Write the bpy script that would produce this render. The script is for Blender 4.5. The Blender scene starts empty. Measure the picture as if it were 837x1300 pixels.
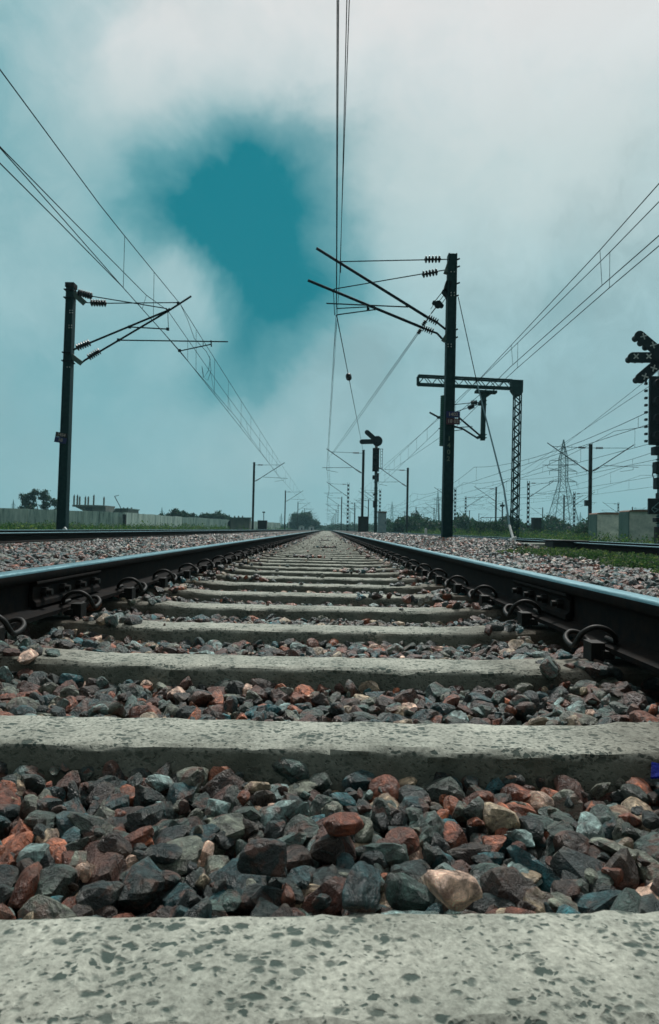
import bpy, math, random
import numpy as np
from mathutils import Vector, Matrix
random.seed(7); rng = np.random.default_rng(11)
R = math.radians
scene = bpy.context.scene
COL = scene.collection

# ------------------------------------------------------------------ camera
CAM = Vector((0.079, 0.0, 0.2985))
F = 845.0; W, H = 837.0, 1300.0; ROLL = 0.022
yc = Vector((-3.5, -22.0, -F)).normalized()
zc = Vector((math.sin(ROLL), math.cos(ROLL), 0)); zc = (zc - yc*zc.dot(yc)).normalized()
xc = yc.cross(zc)
M3 = Matrix((xc, yc, zc))                 # rows: cam -> world
cam_d = bpy.data.cameras.new('camera'); cam = bpy.data.objects.new('camera', cam_d); COL.objects.link(cam)
cam.matrix_world = Matrix.Translation(CAM) @ M3.to_4x4()
cam_d.sensor_fit = 'HORIZONTAL'; cam_d.sensor_width = 36; cam_d.lens = 36*F/W
cam_d.clip_start = 0.02; cam_d.clip_end = 8000
cam_d.dof.use_dof = True; cam_d.dof.focus_distance = 1.6; cam_d.dof.aperture_fstop = 22
scene.camera = cam

def ray(px, py): return M3 @ Vector((px-W/2, H/2-py, -F))
def at(px, py, Y): r = ray(px, py); return CAM + r*(Y/r.y)
def atx(px, py, X): r = ray(px, py); return CAM + r*((X-CAM.x)/r.x)
def atz(px, py, Z): r = ray(px, py); return CAM + r*((Z-CAM.z)/r.z)

# ------------------------------------------------------------------ materials
def new_mat(name):
    m = bpy.data.materials.new(name); m.use_nodes = True
    nt = m.node_tree; b = nt.nodes['Principled BSDF']
    return m, nt, b
def N(nt, t, **kw):
    n = nt.nodes.new(t)
    for k, v in kw.items(): setattr(n, k, v)
    return n
def ramp(nt, stops, interp='LINEAR'):
    n = nt.nodes.new('ShaderNodeValToRGB'); cr = n.color_ramp; cr.interpolation = interp
    while len(cr.elements) < len(stops): cr.elements.new(0.5)
    for e, (p, c) in zip(cr.elements, stops):
        e.position = p; e.color = (c[0], c[1], c[2], 1) if not isinstance(c, (int, float)) else (c, c, c, 1)
    return n
def noise(nt, coord, scale, detail=5, rough=.6, dist=0):
    n = nt.nodes.new('ShaderNodeTexNoise'); n.inputs['Scale'].default_value = scale
    n.inputs['Detail'].default_value = detail; n.inputs['Roughness'].default_value = rough
    n.inputs['Distortion'].default_value = dist
    nt.links.new(coord, n.inputs['Vector']); return n
def mix(nt, fac, a, b, mode='MIX'):
    n = nt.nodes.new('ShaderNodeMix'); n.data_type = 'RGBA'; n.blend_type = mode
    for sock, v in ((n.inputs[0], fac), (n.inputs[6], a), (n.inputs[7], b)):
        if isinstance(v, (int, float)): sock.default_value = v
        elif isinstance(v, tuple): sock.default_value = (v[0], v[1], v[2], 1)
        else: nt.links.new(v, sock)
    return n.outputs[2]
def math_n(nt, op, a, b=None, c=None):
    n = nt.nodes.new('ShaderNodeMath'); n.operation = op
    for i, v in enumerate((a, b, c)):
        if v is None: continue
        if isinstance(v, (int, float)): n.inputs[i].default_value = v
        else: nt.links.new(v, n.inputs[i])
    return n.outputs[0]
def bump(nt, b, h, strength=.4, dist=.01):
    n = nt.nodes.new('ShaderNodeBump'); n.inputs['Strength'].default_value = strength; n.inputs['Distance'].default_value = dist
    nt.links.new(h, n.inputs['Height']); nt.links.new(n.outputs[0], b.inputs['Normal'])

def simple(name, c1, c2, scale=6, rough=.7, metal=0, bs=.2, bd=.004, spec=.4):
    m, nt, b = new_mat(name)
    tc = N(nt, 'ShaderNodeTexCoord'); n = noise(nt, tc.outputs['Object'], scale, 6, .65)
    r = ramp(nt, [(.35, c1), (.65, c2)]); nt.links.new(n.outputs[0], r.inputs[0])
    nt.links.new(r.outputs[0], b.inputs['Base Color'])
    b.inputs['Roughness'].default_value = rough; b.inputs['Metallic'].default_value = metal
    b.inputs['Specular IOR Level'].default_value = spec
    bump(nt, b, n.outputs[0], bs, bd)
    return m
M = {}
M['mast'] = simple('mast_paint', (.006, .032, .037), (.014, .050, .052), 9, .7, spec=.15)
M['mast_rust'] = simple('mast_rust', (.006, .012, .016), (.030, .022, .018), 7, .8, spec=.1)
M['galv'] = simple('bracket_galvanised', (.06, .12, .11), (.11, .17, .15), 12, .6)
M['tube'] = simple('cantilever_tube', (.004, .012, .017), (.012, .020, .024), 10, .7, spec=.1)
M['insul'] = simple('insulator_glaze', (.008, .012, .018), (.02, .018, .022), 10, .35)
M['wire'] = simple('wire_copper', (.006, .018, .024), (.012, .028, .032), 30, .8, spec=.08)
M['signal'] = simple('signal_black', (.006, .015, .022), (.014, .024, .03), 12, .6, spec=.2)
M['signalpost'] = simple('signal_post_paint', (.10, .22, .26), (.18, .32, .36), 10, .6)
M['signalpost_far'] = simple('signal_post_green', (.03, .075, .08), (.05, .10, .10), 6, .7)
M['white'] = simple('white_paint', (.45, .52, .52), (.72, .76, .74), 14, .6)
M['rust'] = simple('clip_steel', (.003, .0045, .005), (.018, .016, .013), 90, .6, .3, .4, .002)
M['black'] = simple('box_black', (.008, .012, .016), (.02, .022, .024), 6, .7)
M['signblue'] = simple('plate_blue', (.012, .02, .10), (.02, .03, .14), 30, .5)
M['signred'] = simple('plate_red', (.05, .015, .03), (.09, .03, .045), 30, .5)
M['digits'] = simple('plate_digits', (.32, .28, .26), (.42, .38, .34), 50, .6)
M['digits_green'] = simple('painted_digits', (.10, .17, .12), (.16, .22, .16), 50, .7)
M['weights'] = simple('weight_green', (.008, .085, .065), (.02, .13, .10), 9, .6)
M['pylon'] = simple('pylon_steel', (.05, .11, .125), (.08, .15, .16), 4, .7)
M['bark'] = simple('bark', (.03, .03, .024), (.07, .06, .045), 8, .9)
M['blue_scrap'] = simple('blue_plastic', (.001, .006, .10), (.001, .015, .24), 40, .7, bs=.8, bd=.006, spec=.1)

# stones
def stone_mat():
    m, nt, b = new_mat('ballast_stone')
    at_ = N(nt, 'ShaderNodeAttribute', attribute_name='rnd')
    tc = N(nt, 'ShaderNodeTexCoord')
    add = N(nt, 'ShaderNodeVectorMath', operation='ADD'); nt.links.new(tc.outputs['Object'], add.inputs[0])
    sc = N(nt, 'ShaderNodeVectorMath', operation='SCALE'); nt.links.new(at_.outputs['Vector'], sc.inputs[0]); sc.inputs['Scale'].default_value = 31
    nt.links.new(sc.outputs[0], add.inputs[1]); co = add.outputs[0]
    a = ramp(nt, [(0, (.006, .020, .020)), (.13, (.016, .038, .036)), (.25, (.006, .052, .058)), (.33, (.014, .125, .145)), (.37, (.050, .080, .066)),
                  (.47, (.085, .030, .018)), (.56, (.030, .017, .011)), (.65, (.21, .062, .030)), (.73, (.40, .125, .058)), (.765, (.15, .17, .13)),
                  (.84, (.060, .115, .100)), (.90, (.24, .36, .34)), (.94, (.42, .33, .22)), (.98, (.80, .54, .40))], 'CONSTANT')
    nt.links.new(at_.outputs['Fac'], a.inputs[0])
    n1 = noise(nt, co, 45, 6, .72, .8)
    r1 = ramp(nt, [(.30, .14), (.45, .55), (.56, 1.15), (.72, 3.2)]); nt.links.new(n1.outputs[0], r1.inputs[0])
    c = mix(nt, 1.0, a.outputs[0], r1.outputs[0], 'MULTIPLY')
    n2 = noise(nt, co, 85, 5, .7, 1.2)
    r2 = ramp(nt, [(.58, 0), (.70, .45)]); nt.links.new(n2.outputs[0], r2.inputs[0])
    c = mix(nt, r2.outputs[0], c, (.17, .19, .17))
    n4 = noise(nt, co, 24, 4, .6, .5); r4 = ramp(nt, [(.55, 0), (.63, .75)]); nt.links.new(n4.outputs[0], r4.inputs[0])
    c = mix(nt, r4.outputs[0], c, (.14, .058, .036))
    ge = N(nt, 'ShaderNodeNewGeometry'); pt_ = ramp(nt, [(.56, 0), (.66, .6)]); nt.links.new(ge.outputs['Pointiness'], pt_.inputs[0])
    fine = N(nt, 'ShaderNodeAttribute', attribute_name='worn')
    c = mix(nt, math_n(nt, 'MULTIPLY', math_n(nt, 'MULTIPLY', pt_.outputs[0], n1.outputs[0]), fine.outputs['Fac']), c, (.34, .31, .24))
    nt.links.new(c, b.inputs['Base Color'])
    n3 = noise(nt, co, 150, 6, .75)
    r3 = ramp(nt, [(.35, .22), (.7, .60)]); nt.links.new(n1.outputs[0], r3.inputs[0])
    nt.links.new(r3.outputs[0], b.inputs['Roughness'])
    b.inputs['Specular IOR Level'].default_value = .7
    h = math_n(nt, 'ADD', n1.outputs[0], math_n(nt, 'MULTIPLY', n3.outputs[0], .45))
    bump(nt, b, h, 1., .009)
    return m
M['stone'] = stone_mat()

def concrete_sleeper():
    m, nt, b = new_mat('sleeper_concrete')
    tc = N(nt, 'ShaderNodeTexCoord'); oi = N(nt, 'ShaderNodeObjectInfo')
    add = N(nt, 'ShaderNodeVectorMath', operation='ADD'); nt.links.new(tc.outputs['Object'], add.inputs[0])
    sc = N(nt, 'ShaderNodeCombineXYZ')
    v = math_n(nt, 'MULTIPLY', oi.outputs['Random'], 40)
    nt.links.new(v, sc.inputs[0]); nt.links.new(v, sc.inputs[1]); nt.links.new(sc.outputs[0], add.inputs[1]); co = add.outputs[0]
    mp = N(nt, 'ShaderNodeMapping'); mp.inputs['Scale'].default_value = (.8, 1.1, 1); nt.links.new(co, mp.inputs[0])
    n0 = noise(nt, co, 5, 8, .68); base = ramp(nt, [(.3, (.16, .175, .145)), (.47, (.325, .345, .295)), (.66, (.47, .485, .415))])
    nt.links.new(n0.outputs[0], base.inputs[0])
    nf = noise(nt, co, 160, 5, .7); rf = ramp(nt, [(.3, .55), (.7, 1.2)]); nt.links.new(nf.outputs[0], rf.inputs[0])
    c = mix(nt, 1.0, base.outputs[0], rf.outputs[0], 'MULTIPLY')
    # worn pits: irregular dark patches
    wv = noise(nt, co, 90, 2, .5)
    w = N(nt, 'ShaderNodeVectorMath', operation='MULTIPLY_ADD'); nt.links.new(wv.outputs['Color'], w.inputs[0])
    w.inputs[1].default_value = (.013, .013, .013); nt.links.new(mp.outputs[0], w.inputs[2])
    clump = noise(nt, co, 13, 3, .5); spots = []
    for scl, thr, mx in ((84, .16, .58), (165, .22, .60)):
        vo = N(nt, 'ShaderNodeTexVoronoi'); vo.inputs['Scale'].default_value = scl; nt.links.new(w.outputs[0], vo.inputs['Vector'])
        sepc = N(nt, 'ShaderNodeSeparateColor'); nt.links.new(vo.outputs['Color'], sepc.inputs[0])
        rad = math_n(nt, 'MULTIPLY', math_n(nt, 'SUBTRACT', sepc.outputs[0], thr), mx/(1-thr))
        rad = math_n(nt, 'MULTIPLY', rad, math_n(nt, 'MULTIPLY', clump.outputs[0], 2.1))
        s1 = math_n(nt, 'SUBTRACT', rad, vo.outputs['Distance'])
        rs = ramp(nt, [(.0, 0), (.26, 1)]); nt.links.new(s1, rs.inputs[0])
        spots.append(math_n(nt, 'MULTIPLY', rs.outputs[0], math_n(nt, 'MULTIPLY_ADD', sepc.outputs[1], .35, .78)))
    ns = noise(nt, co, 55, 4, .6); rn = ramp(nt, [(.60, 0), (.70, .6)]); nt.links.new(ns.outputs[0], rn.inputs[0])
    spot = math_n(nt, 'MINIMUM', math_n(nt, 'MAXIMUM', math_n(nt, 'MAXIMUM', spots[0], spots[1]), rn.outputs[0]), 1.)
    c = mix(nt, math_n(nt, 'MULTIPLY', spot, .93), c, (.035, .060, .052))
    # mould and dirt on the steep faces
    sep = N(nt, 'ShaderNodeSeparateXYZ'); nt.links.new(tc.outputs['Object'], sep.inputs[0])
    zw = math_n(nt, 'MULTIPLY_ADD', n0.outputs[0], .02, sep.outputs[2])
    side = N(nt, 'ShaderNodeMapRange'); nt.links.new(zw, side.inputs[0]); side.inputs[1].default_value = .004; side.inputs[2].default_value = -.003
    nd = noise(nt, co, 14, 6, .7); rd = ramp(nt, [(.3, .95), (.7, .55)]); nt.links.new(nd.outputs[0], rd.inputs[0])
    c = mix(nt, math_n(nt, 'MULTIPLY', side.outputs[0], rd.outputs[0]), c, (.080, .095, .074))
    # rust coloured dirt by the rail seats
    ob = N(nt, 'ShaderNodeSeparateXYZ'); nt.links.new(tc.outputs['Object'], ob.inputs[0])
    ax = math_n(nt, 'ABSOLUTE', ob.outputs[0]); rr = ramp(nt, [(.45, 0), (.78, .95)]); nt.links.new(ax, rr.inputs[0])
    c = mix(nt, math_n(nt, 'MULTIPLY', rr.outputs[0], math_n(nt, 'ADD', nd.outputs[0], .35)), c, (.085, .068, .05))
    nt.links.new(c, b.inputs['Base Color'])
    b.inputs['Roughness'].default_value = .85; b.inputs['Specular IOR Level'].default_value = .25
    h = math_n(nt, 'SUBTRACT', math_n(nt, 'MULTIPLY', nf.outputs[0], .5), math_n(nt, 'MULTIPLY', spot, .8))
    bump(nt, b, h, .55, .004)
    return m
M['sleeper'] = concrete_sleeper()

def rail_top():
    m, nt, b = new_mat('rail_running_band')
    tc = N(nt, 'ShaderNodeTexCoord'); mp = N(nt, 'ShaderNodeMapping'); mp.inputs['Scale'].default_value = (60, 2.5, 60)
    nt.links.new(tc.outputs['Object'], mp.inputs[0]); n = noise(nt, mp.outputs[0], 3, 6, .6)
    n2 = noise(nt, tc.outputs['Object'], 120, 4, .6)
    r = ramp(nt, [(.3, (.05, .13, .16)), (.7, (.17, .29, .32))]); nt.links.new(n.outputs[0], r.inputs[0])
    nt.links.new(r.outputs[0], b.inputs['Base Color']); b.inputs['Metallic'].default_value = .85
    r2 = ramp(nt, [(.35, .30), (.7, .65)]); nt.links.new(n2.outputs[0], r2.inputs[0]); nt.links.new(r2.outputs[0], b.inputs['Roughness'])
    bump(nt, b, n2.outputs[0], .6, .002)
    return m
M['railtop'] = rail_top()
M['railside'] = simple('rail_rust', (.004, .005, .006), (.014, .010, .008), 25, .8, 0, .4, .003, spec=.08)

def ground_mat(name, stops, scale, bs=.6, bd=.05):
    m, nt, b = new_mat(name)
    tc = N(nt, 'ShaderNodeTexCoord'); n = noise(nt, tc.outputs['Object'], scale, 8, .7)
    r = ramp(nt, stops); nt.links.new(n.outputs[0], r.inputs[0])
    nb = noise(nt, tc.outputs['Object'], scale*.07, 3, .5); r2 = ramp(nt, [(.3, .6), (.7, 1.3)]); nt.links.new(nb.outputs[0], r2.inputs[0])
    nt.links.new(mix(nt, 1., r.outputs[0], r2.outputs[0], 'MULTIPLY'), b.inputs['Base Color'])
    b.inputs['Roughness'].default_value = .95; b.inputs['Specular IOR Level'].default_value = .1
    bump(nt, b, n.outputs[0], bs, bd); return m
M['ground'] = ground_mat('ground_scrub', [(.3, (.018, .036, .016)), (.5, (.035, .06, .026)), (.7, (.075, .08, .045))], 2.2)
def gravel_mat():
    m, nt, b = new_mat('gravel_bed')
    tc = N(nt, 'ShaderNodeTexCoord'); vo = N(nt, 'ShaderNodeTexVoronoi'); vo.inputs['Scale'].default_value = 17
    nt.links.new(tc.outputs['Object'], vo.inputs['Vector'])
    sp = N(nt, 'ShaderNodeSeparateColor'); nt.links.new(vo.outputs['Color'], sp.inputs[0])
    r = ramp(nt, [(0, (.03, .04, .042)), (.3, (.06, .075, .075)), (.5, (.10, .06, .05)), (.7, (.12, .12, .105)), (.9, (.22, .19, .16))], 'CONSTANT')
    nt.links.new(sp.outputs[0], r.inputs[0])
    r2 = ramp(nt, [(0, 1.), (.6, .35)]); nt.links.new(vo.outputs['Distance'], r2.inputs[0])
    nt.links.new(mix(nt, 1., r.outputs[0], r2.outputs[0], 'MULTIPLY'), b.inputs['Base Color'])
    b.inputs['Roughness'].default_value = .9
    bump(nt, b, math_n(nt, 'SUBTRACT', 1., vo.outputs['Distance']), 1., .03); return m
M['gravel'] = gravel_mat()

def leaf_mat(name, c1, c2, c3):
    m, nt, b = new_mat(name)
    a = N(nt, 'ShaderNodeAttribute', attribute_name='rnd')
    tc = N(nt, 'ShaderNodeTexCoord'); pn = noise(nt, tc.outputs['Object'], 1.3, 4, .6)
    fac = math_n(nt, 'ADD', a.outputs['Fac'], math_n(nt, 'MULTIPLY', math_n(nt, 'SUBTRACT', pn.outputs[0], .5), 1.6))
    r = ramp(nt, [(0, c1), (.55, c2), (1, c3)]); nt.links.new(fac, r.inputs[0])
    nt.links.new(r.outputs[0], b.inputs['Base Color']); b.inputs['Roughness'].default_value = .6
    b.inputs['Specular IOR Level'].default_value = .25
    tr = N(nt, 'ShaderNodeBsdfTranslucent'); nt.links.new(mix(nt, 1., r.outputs[0], (1.3, 1.5, .9), 'MULTIPLY'), tr.inputs[0])
    ms = N(nt, 'ShaderNodeMixShader'); ms.inputs[0].default_value = .45; nt.links.new(b.outputs[0], ms.inputs[1]); nt.links.new(tr.outputs[0], ms.inputs[2])
    nt.links.new(ms.outputs[0], nt.nodes['Material Output'].inputs['Surface'])
    return m
M['leaf'] = leaf_mat('leaf_green', (.010, .038, .020), (.036, .092, .034), (.17, .21, .075))
M['leaf_dark'] = leaf_mat('leaf_dark', (.006, .020, .016), (.014, .040, .026), (.03, .062, .036))
M['leaf_low'] = leaf_mat('leaf_low', (.010, .035, .020), (.040, .088, .036), (.18, .21, .09))

def wall_mat():
    m, nt, b = new_mat('boundary_concrete')
    tc = N(nt, 'ShaderNodeTexCoord'); mp = N(nt, 'ShaderNodeMapping'); mp.inputs['Scale'].default_value = (1, 1, .12)
    nt.links.new(tc.outputs['Object'], mp.inputs[0]); n = noise(nt, mp.outputs[0], 2.0, 7, .75)
    r = ramp(nt, [(.36, (.06, .10, .09)), (.47, (.30, .41, .37)), (.66, (.52, .62, .55))]); nt.links.new(n.outputs[0], r.inputs[0])
    nt.links.new(r.outputs[0], b.inputs['Base Color']); b.inputs['Roughness'].default_value = .9
    bump(nt, b, n.outputs[0], .3, .02); return m
M['wall'] = wall_mat()
M['cab'] = simple('cabinet_weathered', (.38, .47, .43), (.66, .72, .65), 5, .8)
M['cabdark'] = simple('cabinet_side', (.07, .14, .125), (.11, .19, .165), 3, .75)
M['cablid'] = simple('cabinet_lid', (.12, .08, .06), (.26, .17, .13), 8, .8)
M['cabblue'] = simple('cabinet_pale_blue', (.22, .36, .40), (.34, .48, .50), 5, .6)
M['bldg'] = simple('bare_concrete', (.09, .11, .10), (.17, .18, .155), .8, .9)
M['slab'] = simple('slab_concrete', (.16, .20, .17), (.30, .33, .28), 9, .9)
M['gap'] = simple('opening_dark', (.008, .012, .015), (.015, .02, .022), 4, .9)

# ------------------------------------------------------------------ mesh builder
def tag(o, label=None, cat=None, group=None, kind=None):
    if label: o['label'] = label
    if cat: o['category'] = cat
    if group: o['group'] = group
    if kind: o['kind'] = kind
    return o
def empty(name, loc, label, cat, group=None, rz=0):
    o = bpy.data.objects.new(name, None); COL.objects.link(o); o.location = loc; o.rotation_euler = (0, 0, rz)
    o.empty_display_size = .2
    return tag(o, label, cat, group)
class MB:
    def __init__(s, off=(0, 0, 0)): s.v = []; s.f = []; s.mi = []; s.o = Vector(off)
    def add(s, vs, fs, mi=0):
        k = len(s.v); s.v += [tuple(Vector(p)-s.o) for p in vs]; s.f += [tuple(i+k for i in f) for f in fs]; s.mi += [mi]*len(fs)
    def box(s, c, d, mi=0, ax=None):
        c = Vector(c); ax = ax or (Vector((1, 0, 0)), Vector((0, 1, 0)), Vector((0, 0, 1)))
        vs = [c+ax[0]*(d[0]/2*i)+ax[1]*(d[1]/2*j)+ax[2]*(d[2]/2*k) for i in (-1, 1) for j in (-1, 1) for k in (-1, 1)]
        s.add(vs, [(0, 1, 3, 2), (4, 6, 7, 5), (0, 4, 5, 1), (2, 3, 7, 6), (0, 2, 6, 4), (1, 5, 7, 3)], mi); return s
    def bar(s, a, b, w, d, mi=0):          # rectangular bar a->b, w across in the XZ plane, d along Y
        a, b = Vector(a), Vector(b); t = (b-a); L = t.length; t.normalize()
        y = Vector((0, 1, 0)) if abs(t.y) < .9 else Vector((1, 0, 0)); n = t.cross(y).normalized(); y = n.cross(t)
        s.box((a+b)/2, (L, w, d), mi, (t, n, y)); return s
    def tube(s, a, b, r, n=8, r2=None, mi=0):
        return s.path([a, b], [r, r if r2 is None else r2], n, mi)
    def path(s, pts, r, n=8, mi=0, cap=True):
        pts = [Vector(p) for p in pts]; k = len(pts); rs = r if isinstance(r, (list, tuple)) else [r]*k
        t0 = (pts[1]-pts[0]).normalized(); up = Vector((0, 0, 1)) if abs(t0.z) < .9 else Vector((1, 0, 0))
        u = t0.cross(up).normalized(); vs = []
        for i, p in enumerate(pts):
            t = (pts[min(i+1, k-1)]-pts[max(i-1, 0)]).normalized(); u = (u-t*u.dot(t)).normalized(); w = t.cross(u)
            for j in range(n):
                a = 2*math.pi*j/n; vs.append(p+u*(math.cos(a)*rs[i])+w*(math.sin(a)*rs[i]))
        fs = [(i*n+j, i*n+(j+1) % n, (i+1)*n+(j+1) % n, (i+1)*n+j) for i in range(k-1) for j in range(n)]
        if cap: fs += [tuple(range(n))[::-1], tuple((k-1)*n+j for j in range(n))]
        s.add(vs, fs, mi); return s
    def insul(s, a, b, r, n=5, core=.35, seg=10):
        a, b = Vector(a), Vector(b); d = b-a; pts = [a]; rs = [r*core]
        for i in range(n):
            c = (i+.5)/n; h = .22/n
            for q, rr in ((c-h*1.6, r*core), (c-h, r*.8), (c, r), (c+h, r*.8), (c+h*1.6, r*core)):
                pts.append(a+d*q); rs.append(rr)
        pts.append(b); rs.append(r*core); return s.path(pts, rs, seg)
    def prism(s, poly, y0, y1, mi=0):      # polygon in XZ extruded along Y
        n = len(poly); vs = [(p[0], y0, p[1]) for p in poly]+[(p[0], y1, p[1]) for p in poly]
        s.add(vs, [tuple(range(n)), tuple(range(2*n-1, n-1, -1))]+[(i, n+i, n+(i+1) % n, (i+1) % n) for i in range(n)], mi); return s
    def build(s, name, mat, parent=None, smooth=False, loc=None, bevel=0):
        me = bpy.data.meshes.new(name); me.from_pydata(s.v, [], s.f)
        for m in (mat if isinstance(mat, (list, tuple)) else [mat]): me.materials.append(m)
        me.polygons.foreach_set('material_index', s.mi)
        if smooth: me.polygons.foreach_set('use_smooth', [True]*len(me.polygons))
        me.update()
        o = bpy.data.objects.new(name, me); COL.objects.link(o)
        if parent: o.parent = parent
        if loc is not None: o.location = loc
        if smooth or bevel:
            pass
        if bevel:
            bv = o.modifiers.new('bevel', 'BEVEL'); bv.width = bevel; bv.segments = 2; bv.limit_method = 'ANGLE'
        return o
def kids(o, tbl): return tbl.get(o, [])
def copy_tree(root, loc, label, group=None, rz=None):
    def rec(o, parent):
        c = o.copy(); COL.objects.link(c)
        if parent: c.parent = parent
        for ch in list(o.children): rec(ch, c)
        return c
    c = rec(root, None); c.location = loc; c['label'] = label
    if group: c['group'] = group
    if rz is not None: c.rotation_euler = (0, 0, rz)
    return c
def text_part(body, size, loc, mat, parent, name='lettering', rot=(math.pi/2, 0, 0), extrude=.003):
    cu = bpy.data.curves.new('t', 'FONT'); cu.body = body; cu.size = size; cu.align_x = 'CENTER'; cu.align_y = 'CENTER'; cu.extrude = extrude
    cu.offset = size*.02
    t = bpy.data.objects.new('t', cu); COL.objects.link(t); bpy.context.view_layer.update()
    me = bpy.data.meshes.new_from_object(t.evaluated_get(bpy.context.evaluated_depsgraph_get())); me.name = name
    bpy.data.objects.remove(t); me.materials.clear(); me.materials.append(mat)
    o = bpy.data.objects.new(name, me); COL.objects.link(o); o.location = loc; o.rotation_euler = rot; o.parent = parent
    return o

# ------------------------------------------------------------------ big numpy meshes (stones, leaves)
def np_mesh(name, V, Fc, mat, rnd=None, smooth=False, rnd3=None, parent=None):
    me = bpy.data.meshes.new(name); nv = len(V); nf, k = Fc.shape
    me.vertices.add(nv); me.vertices.foreach_set('co', V.astype(np.float32).ravel())
    me.loops.add(nf*k); me.loops.foreach_set('vertex_index', Fc.astype(np.int32).ravel())
    me.polygons.add(nf); me.polygons.foreach_set('loop_start', np.arange(0, nf*k, k, dtype=np.int32))
    me.polygons.foreach_set('loop_total', np.full(nf, k, np.int32))
    me.materials.append(mat)
    if rnd is not None:
        a = me.attributes.new('rnd', 'FLOAT', 'POINT'); a.data.foreach_set('value', rnd.astype(np.float32))
    me.polygons.foreach_set('use_smooth', np.full(nf, smooth)); me.update(calc_edges=True); me.validate()
    o = bpy.data.objects.new(name, me); COL.objects.link(o)
    if parent: o.parent = parent
    return o
import bmesh
def ico(sub):
    bm = bmesh.new(); bmesh.ops.create_icosphere(bm, subdivisions=sub, radius=1)
    V = np.array([v.co[:] for v in bm.verts]); Fc = np.array([[v.index for v in f.verts] for f in bm.faces]); bm.free(); return V, Fc
ICO = {s: ico(s) for s in (1, 2, 3, 4)}
def stone_shape(D, seed):
    g = np.random.default_rng(seed)
    n = g.integers(9, 14); P = g.normal(size=(n, 3)); P /= np.linalg.norm(P, axis=1)[:, None]
    h = g.uniform(.50, 1.0, n)
    d = D @ P.T; r = np.where(d > .06, h/np.maximum(d, .06), 9.)
    k = 55.; r = -np.log(np.sum(np.exp(-k*np.minimum(r, 3)), axis=1))/k
    r = np.clip(r, .3, 1.3)
    q = sum(np.sin(D @ (g.normal(size=3)*f)+g.uniform(0, 6))*a for f, a in ((3, .025), (7, .014), (15, .009), (24, .006)))
    V = D*(r+q)[:, None]; V *= g.uniform([.9, .7, .5], [1.35, 1.05, .95]); return V
SH = {s: [stone_shape(ICO[s][0], 100+i) for i in range(26)] for s in ICO}
def rots(m):
    q = rng.normal(size=(m, 4)); q /= np.linalg.norm(q, axis=1)[:, None]; w, x, y, z = q.T
    return np.stack([1-2*(y*y+z*z), 2*(x*y-z*w), 2*(x*z+y*w), 2*(x*y+z*w), 1-2*(x*x+z*z), 2*(y*z-x*w), 2*(x*z-y*w), 2*(y*z+x*w), 1-2*(x*x+y*y)], -1).reshape(m, 3, 3)
def stones(name, P, S, lod, smooth, tone=None):
    V, Fc, Rn = [], [], []; off = 0; D, T = ICO[lod]; m = len(P)
    var = rng.integers(0, 26, m)
    for v in range(26):
        idx = np.where(var == v)[0]
        if not len(idx): continue
        Q = rots(len(idx)); A = np.einsum('mij,nj->mni', Q, SH[lod][v])*S[idx][:, None, None]
        A[:, :, 2] *= .85
        A += P[idx][:, None, :]; n = len(D)
        V.append(A.reshape(-1, 3)); Fc.append((T[None]+(np.arange(len(idx))*n)[:, None, None]+off).reshape(-1, 3)); off += n*len(idx)
        rr = rng.random(len(idx)) if tone is None else tone(rng.random(len(idx)))
        Rn.append(np.repeat(rr, n))
    o = np_mesh(name, np.concatenate(V), np.concatenate(Fc), M['stone'], np.concatenate(Rn), smooth and lod >= 4)
    o['lod'] = lod
    return o
def jgrid(x0, x1, y0, y1, c, j=.42):
    xs, ys = np.meshgrid(np.arange(x0, x1, c), np.arange(y0, y1, c)); P = np.stack([xs.ravel(), ys.ravel()], 1)
    return P+rng.uniform(-j*c, j*c, P.shape)
def smooth_(x, a, b): t = np.clip((x-a)/(b-a), 0, 1); return t*t*(3-2*t)

# ------------------------------------------------------------------ sleepers geometry constants
SP = .600; S0 = .606-.0725      # first sleeper centre
def sl_y(k): return S0+SP*k
SKEW = {0: .054, 1: .004, 2: -.002, 3: .006}
def bay_height(x, y):            # ballast surface between the rails
    return -.093+.004*np.sin(x*5+y*3)

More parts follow.
